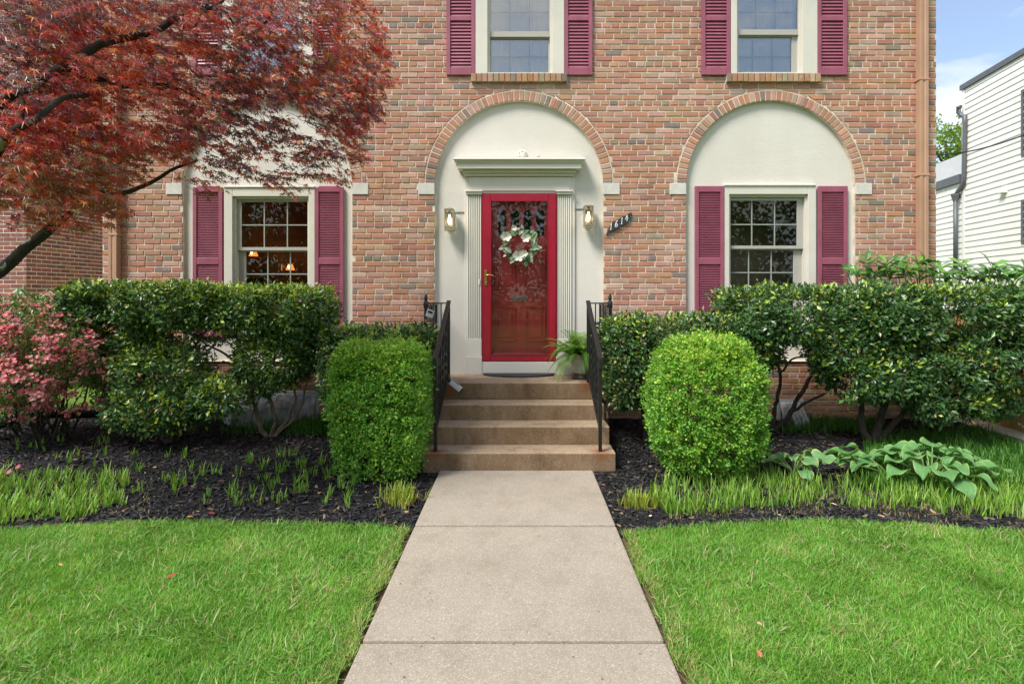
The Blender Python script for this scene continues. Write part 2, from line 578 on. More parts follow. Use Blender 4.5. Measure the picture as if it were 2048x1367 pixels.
def bricks_to_mesh(name, bl):
    V = []; Fq = []; C = []
    for vs, fs, c, *_ in bl:
        n = len(V); V += vs; C += [tuple(c)]*len(vs)
        for f in fs:
            Fq.append((f[0]+n, f[1]+n, f[2]+n)); Fq.append((f[0]+n, f[2]+n, f[3]+n))
    return np_mesh(name, np.array(V), np.array(Fq), np.array(C))

# wall: the mortar bed, one sheet with its openings, plus jambs inside the arches
def mortar_wall():
    mb = MB()
    xs = set(np.arange(HX0, HX1, 0.03).tolist()) | {HX0, HX1}
    for cx, r in ARCH:
        for s in (-1, 1): xs |= {cx+s*(r+0.003)}
    for a, b in UPW_X: xs |= {a+0.02, b-0.02}
    xs = sorted(xs)
    for xa, xb in zip(xs[:-1], xs[1:]):
        if xb-xa < 1e-5: continue
        xm = (xa+xb)/2; cuts = []
        for (cx, r), zb_a in zip(ARCH, AZB):
            dx = abs(xm-cx)
            if dx < r+0.003: cuts.append((zb_a, ZS+math.sqrt(max(0, (r+0.06)**2-dx*dx))))
        for a, b in UPW_X:
            if a+0.02 < xm < b-0.02: cuts.append((UW_Z0, UW_Z1))
        cuts.sort(); z = -0.3
        for c0, c1 in cuts + [(HTOP, HTOP)]:
            if c0 > z: mb.add([(xa, 0.008, z), (xb, 0.008, z), (xb, 0.008, c0), (xa, 0.008, c0)], [(0,1,2,3)])
            z = c1
    for (cx, r), ZB in zip(ARCH, AZB):
        for s in (-1, 1):
            x = cx+s*(r+0.003)
            mb.add([(x, 0.008, ZB), (x, 0.07, ZB), (x, 0.07, ZS), (x, 0.008, ZS)], [(0,1,2,3)])
        mb.add([(cx-r, -0.016, ZB), (cx+r, -0.016, ZB), (cx+r, 0.08, ZB+0.012), (cx-r, 0.08, ZB+0.012)], [(0,1,2,3)])
    mb.box(HX0-0.0, HX1, -0.012, 0.02, -0.3, wz(771)-0.002)
    # gable side and back of the brick body, far enough in for the rooms
    for x in (HX0, HX1):
        mb.add([(x, 0.008, -0.3), (x, 9, -0.3), (x, 9, HTOP), (x, 0.008, HTOP)], [(0,1,2,3)])
    mb.add([(HX0, 9, -0.3), (HX1, 9, -0.3), (HX1, 9, HTOP), (HX0, 9, HTOP)], [(0,1,2,3)])
    return mb
obj('wall', mortar_wall(), m_mortar, house)
for i in sorted(single):
    vs, fs, c, *_ = brick_list[i]
    obj('brick', MB().add(vs, fs), m_brick1, house, color=c)
# return bricks on the right-hand corner, seen edge on
rest = [b for i, b in enumerate(brick_list) if i not in single]
br = link('bricks', bricks_to_mesh('bricks', rest), m_brick, house); br['kind'] = 'stuff'
obj('roof', MB().add([(HX0-0.3, -0.4, HTOP), (HX1+0.3, -0.4, HTOP), (HX1+0.3, 9.4, HTOP), (HX0-0.3, 9.4, HTOP),
                      (HX0-0.3, 4.5, HTOP+2.4), (HX1+0.3, 4.5, HTOP+2.4)],
                     [(0,3,2,1), (0,1,5,4), (2,3,4,5), (0,4,3), (1,2,5)]), m_roof, house)

# arches: each a ring of rowlock bricks round a stucco field
for ai, (cx, r) in enumerate(ARCH):
    ring = MB()
    nseg = 48
    for i in range(nseg):                       # mortar bed of the ring
        a0, a1 = math.pi*i/nseg, math.pi*(i+1)/nseg
        ro = r+RING+0.012
        ring.add([(cx+math.cos(a0)*r, 0.003, ZS+math.sin(a0)*r), (cx+math.cos(a0)*ro, 0.003, ZS+math.sin(a0)*ro),
                  (cx+math.cos(a1)*ro, 0.003, ZS+math.sin(a1)*ro), (cx+math.cos(a1)*r, 0.003, ZS+math.sin(a1)*r),
                  (cx+math.cos(a0)*r, 0.07, ZS+math.sin(a0)*r), (cx+math.cos(a1)*r, 0.07, ZS+math.sin(a1)*r)], [(0,1,2,3), (0,3,5,4)])
    ar = obj('brick_arch', ring, m_mortar, house)
    nb = 52
    for i in range(nb):
        a0, a1 = math.pi*(i+0.09)/nb, math.pi*(i+0.91)/nb
        am = (a0+a1)/2
        # build upright then turn: local x along the arc, local z outward
        hw0 = r*(a1-a0)/2; hw1 = (r+RING)*(a1-a0)/2
        q = [(-hw0, 0), (hw0, 0), (hw1, RING), (-hw1, RING)]
        vs, fs = brick_verts(q, -0.004, 0.07)
        th = math.pi/2-am; ca, sa = math.cos(am), math.sin(am)
        vs = [(cx + (r+z)*ca + x*sa, y, ZS + (r+z)*sa - x*ca) for x, y, z in vs]
        obj('brick', MB().add(vs, fs), m_brick1, ar, color=brick_col(i % 3 == 0))
    # stucco field with the opening
    st = MB(); Rr = r+0.02
    if ai == 1: hole = (wx(962), wx(1115), 0.0, wz(385))
    else:
        e0, e1 = ((461, 618) if ai == 0 else (1458, 1620)); hole = (wx(e0), wx(e1), wz(662), wz(389))
    xs = sorted(set([cx+Rr*math.sin(math.pi*(i/90-0.5)) for i in range(91)] + [hole[0], hole[1]]))
    zb = AZB[ai]
    for xa, xb in zip(xs[:-1], xs[1:]):
        if xb-xa < 1e-6: continue
        ta = ZS+math.sqrt(max(0, Rr*Rr-(xa-cx)**2)); tb = ZS+math.sqrt(max(0, Rr*Rr-(xb-cx)**2))
        if hole[0] <= (xa+xb)/2 <= hole[1]:
            if hole[2] > zb: st.add([(xa, 0.055, zb), (xb, 0.055, zb), (xb, 0.055, hole[2]), (xa, 0.055, hole[2])], [(0,1,2,3)])
            st.add([(xa, 0.055, hole[3]), (xb, 0.055, hole[3]), (xb, 0.055, tb), (xa, 0.055, ta)], [(0,1,2,3)])
        else:
            st.add([(xa, 0.055, zb), (xb, 0.055, zb), (xb, 0.055, tb), (xa, 0.055, ta)], [(0,1,2,3)])
    obj('stucco_panel', st, m_stucco, house)
    for s in (-1, 1):
        xa, xb = sorted((cx+s*(r+0.004), cx+s*(r+0.206)))
        obj('impost_block', MB().box(xa, xb, -0.012, 0.06, ZS0+0.003, ZS1-0.003), m_stone, house, bevel=0.004)

# ------------------------------------------------------------------ shutters
slat_cache = {}
n_single_slats = [0]
def slat_mesh(wd, pitch):
    key = (round(wd, 3), round(pitch, 4))
    if key not in slat_cache:
        h, dp = pitch*(0.96 if pitch > 0.03 else 0.80), 0.020
        mb = MB().add([(-wd/2, -dp/2, -h/2), (wd/2, -dp/2, -h/2), (wd/2, dp/2, h/2), (-wd/2, dp/2, h/2),
                       (-wd/2, -dp/2+0.002, -h/2-0.006), (wd/2, -dp/2+0.002, -h/2-0.006), (wd/2, dp/2+0.004, h/2-0.004), (-wd/2, dp/2+0.004, h/2-0.004)],
                      [(0,1,2,3), (0,4,5,1), (4,7,6,5), (0,3,7,4), (1,5,6,2)])
        me = mb.mesh('slat'); me.materials.append(m_shut)
        slat_cache[key] = me
    return slat_cache[key]

def shutter(X0, X1, z0, z1, rails, pitch, yf, nsingle):
    """rails: list of (z low, z high) of the solid cross rails"""
    x0, x1 = wx(X0), wx(X1); sw = 0.047
    fr = MB().box(x0, x0+sw, yf, yf+0.034, z0, z1).box(x1-sw, x1, yf, yf+0.034, z0, z1)
    for a, b in rails: fr.box(x0+sw+0.0004, x1-sw-0.0004, yf+0.002, yf+0.032, a, b)
    sh = obj('shutter', fr, m_shut, house, bevel=0.003)
    wd = x1-x0-2*sw-0.002; cx = (x0+x1)/2
    rs = sorted(rails); stuff = MB(); cnt = 0
    for (a0, a1), (b0, b1) in zip(rs[:-1], rs[1:]):
        n = max(1, int(round((b0-a1)/pitch))); pt = (b0-a1)/n
        me = slat_mesh(wd, pt)
        for i in range(n):
            zc = a1+pt*(i+0.5)
            if nsingle(zc) and n_single_slats[0] < 300:
                n_single_slats[0] += 1
                s = link('slat', me, None, sh); s.location = (cx, yf+0.019, zc)
            else:
                stuff.add([(v.co.x+cx, v.co.y+yf+0.019, v.co.z+zc) for v in me.vertices], [tuple(p.vertices) for p in me.polygons])
    stuff.box(x0+sw, x1-sw, yf+0.031, yf+0.034, z0+0.05, z1-0.05)
    if stuff.v:
        s = obj('slats', stuff, m_shut, sh); s['kind'] = 'stuff'
    return sh

vis_up = lambda zc: zc < 5.33
U = UW_Z0
def up_rails(z0): 
    return [(z0, z0+0.092), (wz(43.5), wz(34.5)), (z0+1.56, z0+1.66)]
for X0, X1 in ((893.5, 950.5), (1128.5, 1184.5), (1402, 1459.5), (1633, 1691.5)):
    z0 = wz(151.5)
    shutter(X0, X1, z0, z0+1.66, up_rails(z0), 6.75*PX, -0.034, vis_up)
z0 = wz(151.5)
shutter(388, 446, z0, z0+1.66, up_rails(z0), 6.75*PX, -0.034, lambda z: False)
shutter(629, 676, z0, z0+1.66, up_rails(z0), 6.75*PX, -0.034, lambda z: False)
LZ0, LZ1 = wz(673), wz(371.5)
lr = [(LZ0, LZ0+0.115), (wz(528.5), wz(515)), (LZ1-0.073, LZ1)]
for X0, X1, f in ((628.8, 686.5, lambda z: True), (1391, 1449.5, lambda z: z > wz(640)), (1638, 1697, lambda z: z > wz(555)), (384, 443.5, lambda z: False)):
    shutter(X0, X1, LZ0 - (0.0 if X0 > 1000 else 0.012), LZ1 - (0.0 if X0 > 1000 else 0.014), lr, 3.4*PX, 0.012, f)

# ------------------------------------------------------------------ windows
def window(casing, inner, up, lo, vm_u, vm_l, hm_u, hm_l, rail, yb, curtain, upper):
    """all rectangles in pixels of the front plane: (X0, X1, Ytop, Ybottom); up / lo: glass of the sashes"""
    X0, X1, Y0, Y1 = casing
    x0, x1, zt, zb = wx(X0), wx(X1), wz(Y0), wz(Y1)
    a0, a1, at, ab = wx(inner[0]), wx(inner[1]), wz(inner[2]), wz(inner[3])
    yf = yb-0.03
    c = MB()
    c.box(x0, a0, yf, yb+0.06, zb, zt).box(a1, x1, yf, yb+0.06, zb, zt)
    c.box(a0+0.0004, a1-0.0004, yf, yb+0.06, at, zt).box(a0+0.0004, a1-0.0004, yf-0.004, yb+0.07, zb, ab)
    # stop beads and jamb liner behind the casing
    jw = 0.026
    c.box(a0-0.02, a0+jw, yb+0.005, yb+0.15, ab-0.01, at+0.02).box(a1-jw, a1+0.02, yb+0.005, yb+0.15, ab-0.01, at+0.02)
    c.box(a0+jw+0.0004, a1-jw-0.0004, yb+0.006, yb+0.15, at-jw, at+0.02).box(a0+jw+0.0004, a1-jw-0.0004, yb+0.006, yb+0.15, ab-0.012, ab+0.012)
    fr = obj('window', c, m_win, house, bevel=0.004)
    def sash(g, outer, y):
        gx0, gx1, gz1, gz0 = wx(g[0]), wx(g[1]), wz(g[2]), wz(g[3])
        ox0, ox1, oz1, oz0 = outer
        s = MB()
        s.box(ox0, gx0, y, y+0.032, oz0, oz1).box(gx1, ox1, y, y+0.032, oz0, oz1)
        s.box(gx0+0.0004, gx1-0.0004, y, y+0.032, gz1, oz1).box(gx0+0.0004, gx1-0.0004, y, y+0.032, oz0, gz0)
        obj('sash', s, m_sash, fr, bevel=0.003)
        obj('pane', MB().box(gx0-0.004, gx1+0.004, y+0.012, y+0.018, gz0-0.004, gz1+0.004), m_screen if upper else m_glass, fr)
        return gx0, gx1, gz0, gz1
    ol, orr = a0+jw-0.004, a1-jw+0.004
    zr1, zr0 = wz(rail[0]), wz(rail[1])
    du, dl = (0.022, 0.056) if upper else (0.045, 0.088)
    gu = sash(up, (ol, orr, at-jw+0.004, zr0), yb+du)
    gl = sash(lo, (ol, orr, zr1, ab+0.004), yb+dl)
    for g, vm, hm, y in ((gu, vm_u, hm_u, yb+du+0.0025), (gl, vm_l, hm_l, yb+dl+0.0025)):
        mt = MB()
        if upper: y += 0.017
        for X in vm: mt.box(wx(X)-0.007, wx(X)+0.007, y, y+0.008, g[2], g[3])
        for Y in hm: mt.box(g[0], g[1], y-0.001, y+0.007, wz(Y)-0.007, wz(Y)+0.007)
        obj('muntin_grid', mt, m_munt, fr)
    if curtain:
        cu = MB(); n = 70; xa, xb = a0-0.1, a1+0.1
        vs = []
        for i in range(n+1):
            x = lerp(xa, xb, i/n); y = yb+0.105+0.006*math.sin(i*1.37)+0.005*math.sin(i*0.51+1)
            vs += [(x, y, ab-0.1), (x, y+0.004, at+0.1)]
        cu.add(vs, [(2*i, 2*i+2, 2*i+3, 2*i+1) for i in range(n)])
        obj('curtain', cu, m_curt, fr, smooth=True)
    return fr

PXT = wz(0)
YT = lambda z: 592-(z-EYE)/PX      # row of a height on the front plane
ytop = YT(UW_Z1)
def up_window(X0, X1, gx0, gx1, vu, vl, lo, rail, yg):
    window((X0+0.5, X1-0.5, ytop, 149.5), (gx0-4.5, gx1+5, ytop+14, 147.5), (gx0+0.5, gx1-0.5, ytop+26, rail[0]), (lo[0], lo[1], rail[1]+2, yg),
           vu, vl, (YT(wz(24)+0.36), 22.5), (109.5,), rail, -0.005, True, True)
up_window(951, 1128.5, 980, 1099, (1019.4, 1059), (1019.4, 1059), (982, 1097), (62, 73), 144)
up_window(1460, 1633, 1477, 1597, (1514, 1553), (1510, 1549.5), (1478, 1587), (58, 69), 141)
up_window(446, 629, 474, 597, (512, 553), (512, 553), (477, 594), (60, 71), 143)
window((446, 628.5, 375, 668), (463, 616, 392, 662), (476, 612, 401, 493), (482, 611, 502, 655), (521.7, 568.5), (526, 572), (448,), (547, 602), (493, 499.5), 0.05, False, False)
window((1449.8, 1634, 369.5, 668), (1460, 1618, 388, 662), (1466.5, 1601, 399, 490), (1466.5, 1597, 499, 655), (1509.8, 1556), (1506, 1552), (447,), (544, 600), (490, 496.5), 0.05, False, False)
# shallow drip ledges in the stucco above the two lower windows
for X0, X1, Y in ((446, 629, 371), (1449, 1633, 367.5)):
    obj('drip_ledge', MB().box(wx(X0), wx(X1), 0.005, 0.06, wz(Y+4), wz(Y)), m_stucco, house, bevel=0.006)

# brick sills under the upper windows
for (a, b) in UPW:
    x0, x1 = wx(a-9), wx(b+6)
    sl = obj('window_sill', MB().box(x0+0.004, x1-0.004, -0.028, 0.02, UW_Z0-0.096, UW_Z0-0.006), m_mortar, house)
    n = 17
    for i in range(n):
        xa, xb = lerp(x0, x1, (i+0.07)/n), lerp(x0, x1, (i+0.93)/n)
        dz = random.uniform(-0.003, 0.003)
        vs, fs = brick_verts([(xa, UW_Z0-0.101+dz), (xb, UW_Z0-0.101+dz), (xb, UW_Z0-0.001), (xa, UW_Z0-0.001)], -0.048, 0.07)
        c = brick_col(i % 2 == 0)*np.array((0.9, 1.0, 0.85))
        obj('brick', MB().add(vs, fs), m_brick1, sl, color=c)

# downspouts
def downspout(X, w_px, joints, ztop):
    xc = wx(X); hw = w_px*PX/2
    d = MB()
    d.prismz([(xc-hw, -0.09), (xc-hw*0.3, -0.09), (xc-hw*0.2, -0.083), (xc+hw*0.2, -0.083), (xc+hw*0.3, -0.09), (xc+hw, -0.09), (xc+hw, -0.006), (xc-hw, -0.006)], 0.12, ztop)
    ds = obj('downspout', d, m_dspout, house, bevel=0.003)
    for Y in joints:
        obj('bracket', MB().box(xc-hw-0.012, xc+hw+0.012, -0.094, -0.003, wz(Y)-0.012, wz(Y)+0.012), m_dspout, ds, bevel=0.002)
downspout(1839, 17.5, (163, 352), HTOP)
downspout(234.5, 16.5, (470,), HTOP)

# ------------------------------------------------------------------ entrance
en = MB()
yb = 0.055
# flat backing boards and frieze frame
en.box(wx(928.5), wx(963.5), 0.028, yb+0.002, wz(748), wz(352)).box(wx(1114), wx(1150), 0.028, yb+0.002, wz(748), wz(352))
en.box(wx(963.6), wx(1113.9), 0.028, yb+0.001, wz(386), wz(352))
obj('door_surround', en, m_white, house, bevel=0.003)
obj('frieze_board', MB().box(wx(937), wx(1140), 0.012, 0.0275, wz(381.5), wz(353)), m_white, house, bevel=0.004)
for (a, b) in ((933.5, 963.2), (1114.3, 1144)):
    x0, x1 = wx(a), wx(b)
    pl = MB()
    pl.box(x0, x1, 0.006, 0.0275, wz(712), wz(677)).box(x0-0.012, x1+0.006, -0.02, 0.0275, wz(748), wz(712.5))
    pil = obj('pilaster', pl, m_white, house, bevel=0.003)
    fl = MB(); nfl = 7; st = (x1-x0)/nfl
    for i in range(nfl):
        xc = x0+st*(i+0.5)
        prof = [(xc-st/2, 0.0275)] + [(xc-st*0.40*math.cos(math.pi*j/6), 0.0225-0.016*math.sin(math.pi*j/6)) for j in range(7)] + [(xc+st/2, 0.0275)]
        fl.prismz(prof[::-1], wz(676.8), wz(389.5))
    obj('fluting', fl, m_white, pil)
    cp = MB().box(x0-0.018, x1+0.012, -0.03, 0.0275, wz(384.2), wz(380.8)).box(x0-0.008, x1+0.006, -0.015, 0.0275, wz(389), wz(384.3))
    obj('capital', cp, m_white, pil, bevel=0.004)
co = MB()
def cornice_tier(Xa, Xb, Ya, Yb, yf):
    co.box(wx(Xa), wx(Xb), yf, 0.05, wz(Yb), wz(Ya))
cornice_tier(929, 1149, 347.2, 352.2, -0.02)
cornice_tier(926, 1151.5, 341.2, 347, -0.055)
cornice_tier(917, 1160.8, 332, 341, -0.12)
x0, x1 = wx(917), wx(1160.8)
za, zb_ = wz(332)+0.0006, wz(324.8)
prof = [(-0.12, za), (-0.128, za+0.008), (-0.148, za+0.030), (-0.162, zb_-0.004), (-0.165, zb_)]
vs = []
for y, z in prof:
    e = -0.12-y
    vs += [(x0-e, y, z), (x1+e, y, z), (x1+e, 0.05, z), (x0-e, 0.05, z)]
fs = [(0,3,2,1)]
for i in range(len(prof)-1):
    for j in range(4):
        j2 = (j+1) % 4
        fs.append((4*i+j, 4*i+j2, 4*i+4+j2, 4*i+4+j))
n4 = 4*(len(prof)-1); fs.append((n4, n4+1, n4+2, n4+3)); co.add(vs, fs)
e = 0.047
co.add([(x0-e, -0.167, zb_+0.0006), (x1+e, -0.167, zb_+0.0006), (x1+e, -0.167, zb_+0.012), (x0-e, -0.167, zb_+0.012),
        (x0-e, 0.05, zb_+0.0006), (x1+e, 0.05, zb_+0.0006), (x1+e, 0.05, zb_+0.075), (x0-e, 0.05, zb_+0.075)],
       [(0,1,2,3), (3,2,6,7), (0,4,5,1), (0,3,7,4), (1,5,6,2)])
obj('cornice', co, m_white, house, bevel=0.002)
# rosette left from an old lamp
ro = MB().lathe([(0.064, 0.0), (0.066, 0.012), (0.055, 0.026), (0.030, 0.04), (0.0, 0.045)], (0, 0, 0), 18)
ro.v = [(wx(1044)+a, 0.055-c_, wz(308)+b) for a, b, c_ in ro.v]
rose = obj('rosette', ro, m_white, house, smooth=True)
for i in range(6):
    a = i*math.pi/3+0.5
    obj('petal', MB().lathe([(0.013, -0.004), (0.014, 0.006), (0.0, 0.012)], (wx(1044)+0.04*math.cos(a), 0.0, wz(308)+0.04*math.sin(a)), 8), m_white, rose).location = (0, 0.02, 0)
obj('bolt_cover', MB().box(wx(1076)-0.014, wx(1076)+0.014, 0.044, 0.056, wz(309)-0.014, wz(309)+0.014), m_stucco, house, bevel=0.004)
# threshold board and sill
obj('door_sill', MB().box(wx(963.6), wx(1113.9), -0.012, 0.05, wz(748), wz(723.2)), m_white, house, bevel=0.004)

# storm door
sx0, sx1, sz0, sz1 = wx(964.3), wx(1113.2), wz(722.8), wz(387.2)
gx0, gx1, gz0, gz1 = wx(980.5), wx(1097.3), wz(709.5), wz(401)
fr = MB()
fr.box(sx0+0.012, gx0, -0.012, 0.028, sz0+0.002, sz1-0.014).box(gx1, sx1-0.012, -0.012, 0.028, sz0+0.002, sz1-0.014)
fr.box(gx0+0.0005, gx1-0.0005, -0.012, 0.028, gz1, sz1-0.014).box(gx0+0.0005, gx1-0.0005, -0.012, 0.028, sz0+0.002, gz0)
door = obj('storm_door', fr, m_red, house, bevel=0.006, segs=2)
jb = MB().box(sx0, sx0+0.011, -0.004, 0.05, sz0, sz1).box(sx1-0.011, sx1, -0.004, 0.05, sz0, sz1).box(sx0+0.0115, sx1-0.0115, -0.004, 0.05, sz1-0.012, sz1)
obj('jamb', jb, m_red, door)
bd = MB(); g = 0.012
bd.box(gx0-0.001, gx0+g, -0.018, 0.0, gz0, gz1).box(gx1-g, gx1+0.001, -0.018, 0.0, gz0, gz1).box(gx0+g+0.0004, gx1-g-0.0004, -0.018, 0.0, gz1-g, gz1+0.001).box(gx0+g+0.0004, gx1-g-0.0004, -0.018, 0.0, gz0-0.001, gz0+g)
obj('glazing_bead', bd, m_red, door, bevel=0.003)
obj('pane', MB().box(gx0, gx1, 0.006, 0.012, gz0, gz1), m_storm, door)
hp = MB().box(wx(968.8), wx(974.6), -0.02, -0.011, wz(570), wz(540))
hp.v = hp.v
obj('handle_plate', hp, m_brass, door, bevel=0.004, segs=2)
hd = MB()
hd.tube([(wx(972), -0.018, wz(551)), (wx(972), -0.055, wz(551)), (wx(974), -0.062, wz(551)), (wx(980), -0.064, wz(549.5)), (wx(985), -0.062, wz(550.5)), (wx(989), -0.058, wz(553))], [0.010, 0.010, 0.010, 0.009, 0.008, 0.006], 8)
hd.lathe([(0.006, -0.007), (0.008, 0.0), (0.006, 0.006)], (wx(972), -0.022, wz(564)), 8)
obj('handle', hd, m_brass, door, smooth=True)
obj('doorbell', MB().box(wx(956.8), wx(960.2), -0.004, 0.0055, wz(569.5), wz(558.5)), m_white, house, bevel=0.003)

# inner door: four arched lights over panels
yd = 0.11
ind = MB()
ix0, ix1 = wx(966), wx(1111)
lights = [(994, 1012.5), (1021.5, 1038.5), (1048, 1064), (1072.5, 1089)]
LB, LT = 470, 425           # rows: bottom of the lights, springing of their heads (apex ~ 415)
xs = [ix0]
for a, b in lights: xs += [wx(a), wx(b)]
xs += [ix1]
for i in range(0, len(xs), 2): ind.box(xs[i], xs[i+1], yd, yd+0.04, wz(LB), wz(LT-12))
ind.box(ix0, ix1, yd, yd+0.04, wz(748), wz(LB)).box(ix0, ix1, yd, yd+0.04, wz(LT-12), wz(386))
for a, b in lights:            # spandrels over the round heads
    xa, xb = wx(a), wx(b); rr = (xb-xa)/2; xc = (xa+xb)/2
    pts = [(xc+rr*math.cos(math.pi*k/10), wz(LT)+rr*math.sin(math.pi*k/10)) for k in range(11)]
    ztop = wz(LT-12)
    for p, q in zip(pts[:-1], pts[1:]):
        ind.add([(p[0], yd, p[1]), (p[0], yd, ztop), (q[0], yd, ztop), (q[0], yd, q[1]), (p[0], yd+0.04, p[1]), (q[0], yd+0.04, q[1])], [(0,1,2,3), (0,3,5,4)])
idr = obj('front_door', ind, m_indoor, house)
def panel(X0, X1, Y0, Y1):
    x0, x1, z1, z0 = wx(X0), wx(X1), wz(Y0), wz(Y1); e = 0.02
    mb = MB()
    for (a, b, c_, d) in ((x0-e, x0, z0-e, z1+e), (x1, x1+e, z0-e, z1+e), (x0+0.0004, x1-0.0004, z1, z1+e), (x0+0.0004, x1-0.0004, z0-e, z0)):
        mb.box(a, b, yd-0.014, yd+0.001, c_, d)
    i2 = 0.025
    mb.box(x0+i2, x1-i2, yd-0.010, yd+0.001, z0+i2, z1-i2)
    obj('panel', mb, m_indoor, idr, bevel=0.004)
for X0, X1 in ((992, 1028), (1054, 1089)):
    panel(X0, X1, 616, 680); panel(X0, X1, 494, 576)
obj('pane', MB().box(ix0+0.1, ix1-0.1, yd+0.02, yd+0.024, wz(LB)-0.01, wz(LT-12)), m_glass, idr)
ml = MB().box(wx(1024), wx(1054), yd-0.012, yd+0.001, wz(600), wz(591)).box(wx(1027), wx(1051), yd-0.018, yd-0.0125, wz(598), wz(593))
m_pewter = plain('pewter', (0.23, 0.21, 0.17), 0.4, metal=0.8, var=0.2)
obj('mail_slot', ml, m_pewter, idr, bevel=0.003)
kn = MB().tube([(wx(1038)+0.035*math.cos(a), yd-0.03, wz(505)+0.05*math.sin(a)) for a in [k*math.pi/8-0.4 for k in range(10)]], 0.008, 7)
obj('knocker', kn, m_pewter, idr)
kb = MB().lathe([(0.006, 0.0), (0.026, 0.02), (0.03, 0.035), (0.02, 0.05), (0.0, 0.055)], (0, 0, 0), 14)
kb.v = [(wx(983.5)+a, yd-c_, wz(567)+b) for a, b, c_ in kb.v]
obj('knob', kb, m_pewter, idr, smooth=True)

# rooms behind the lower windows and the hall
def room(X0, X1, y0, y1, z0, z1, mat):
    x0, x1 = X0, X1
    mb = MB()
    q = [(x0, y0, z0), (x1, y0, z0), (x1, y1, z0), (x0, y1, z0), (x0, y0, z1), (x1, y0, z1), (x1, y1, z1), (x0, y1, z1)]
    mb.add(q, [(0,1,2,3), (4,7,6,5), (1,5,6,2), (2,6,7,3), (3,7,4,0)])
    obj('room', mb, mat, house)
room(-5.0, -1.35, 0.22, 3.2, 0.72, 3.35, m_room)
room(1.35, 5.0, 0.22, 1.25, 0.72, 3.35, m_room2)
room(-1.2, 1.2, 0.16, 4.5, 0.72, 3.35, m_room2)

# small shaded wall lamps glowing in the left room, and a dark bird figurine on a table
m_shade = emit('lit_shade', (1.0, 0.20, 0.03), 1.0)
m_bulb = emit('lit_bulb', (1.0, 0.66, 0.25), 5.0)
def room_lamp(X, Y, d, label):
    p = P(X, Y, d); x, y, z = p
    t_ = thing('wall_lamp', label, 'wall lamp', (x, y, z-0.1), 'small shaded lamps inside the left window')
    obj('lamp_shade', MB().lathe([(0.075, -0.05), (0.06, -0.01), (0.035, 0.05)], (x, y, z), 14), m_shade, t_)
    obj('bulb', MB().lathe([(0.0, -0.06), (0.016, -0.045), (0.016, -0.02), (0.0, 0.0)], (x, y-0.07, z+0.03), 8), m_bulb, t_)
    obj('arm', MB().tube([(x, y, z-0.05), (x, y, z-0.13), (x+0.02, y+0.05, z-0.16), (x+0.02, y+0.13, z-0.12)], 0.009, 6), m_brass, t_)
    l = bpy.data.lights.new('lamp_glow', 'POINT'); l.energy = 0.7; l.color = (1.0, 0.55, 0.22); l.shadow_soft_size = 0.05
    lo = bpy.data.objects.new('lamp_glow', l); COL.objects.link(lo); lo.location = (x, y-0.13, z+0.01); attach(lo, t_)
room_lamp(507, 506, DW+2.9, 'small lamp with orange shade, higher of the two glowing in the left window')
room_lamp(580.5, 534, DW+2.9, 'small lamp with orange shade, lower of the two glowing in the left window')
def candle(X, Y, d, label):
    x, y, z = P(X, Y, d)
    t_ = thing('wall_sconce', label, 'wall sconce', (x, y, z-0.2), 'dark candle sconces inside the left window')
    obj('candle', MB().lathe([(0.014, 0), (0.014, 0.10), (0.004, 0.12)], (x, y, z), 8), m_dspout, t_)
    obj('bracket', MB().lathe([(0.012, -0.12), (0.02, -0.07), (0.045, -0.02), (0.05, 0.0)], (x, y, z), 10), m_dark, t_)
    l = bpy.data.lights.new('picture_light', 'SPOT'); l.energy = 2.6; l.color = (1.0, 0.68, 0.36); l.spot_size = R(62); l.spot_blend = 0.5
    lo = bpy.data.objects.new('picture_light', l); COL.objects.link(lo); lo.location = (x+0.03, y-0.02, z-0.14); lo.rotation_euler = (R(18), 0, 0); attach(lo, t_)
candle(487, 513, DW+2.9, 'dark candle sconce at the left edge of the left window')
candle(563, 541, DW+2.9, 'dark candle sconce left of the lower orange lamp')
bp = P(511, 565, DW+1.3)
bird = thing('bird_figurine', 'dark long-necked bird figurine inside the left window', 'figurine', (bp.x, bp.y, bp.z-0.12))
bb = MB().tube([(bp.x-0.16, bp.y, bp.z-0.03), (bp.x-0.10, bp.y, bp.z+0.02), (bp.x, bp.y, bp.z+0.02), (bp.x+0.08, bp.y, bp.z-0.01), (bp.x+0.12, bp.y, bp.z-0.04)], [0.01, 0.045, 0.06, 0.04, 0.012], 10)
bb.tube([(bp.x+0.06, bp.y, bp.z+0.0), (bp.x+0.12, bp.y, bp.z+0.06), (bp.x+0.10, bp.y, bp.z+0.13), (bp.x+0.09, bp.y, bp.z+0.16), (bp.x+0.11, bp.y, bp.z+0.185), (bp.x+0.14, bp.y, bp.z+0.17), (bp.x+0.19, bp.y, bp.z+0.15)], [0.03, 0.02, 0.015, 0.014, 0.02, 0.014, 0.003], 8)
obj('body', bb, m_dark, bird, smooth=True)
obj('leg', MB().tube([(bp.x, bp.y, bp.z-0.03), (bp.x, bp.y, bp.z-0.20)], 0.006, 6), m_dark, bird)
tb = thing('side_table', 'dark table inside the left window under the bird figurine', 'table', (bp.x, bp.y, 0.72))
obj('table_top', MB().box(bp.x-0.45, bp.x+0.45, bp.y-0.3, bp.y+0.3, bp.z-0.23, bp.z-0.20), m_dark, tb, bevel=0.004)
for sx_ in (-0.4, 0.4):
    for sy_ in (-0.25, 0.25): obj('leg', MB().bar((bp.x+sx_, bp.y+sy_, 0.725), (bp.x+sx_, bp.y+sy_, bp.z-0.231), 0.04, 0.04), m_dark, tb)
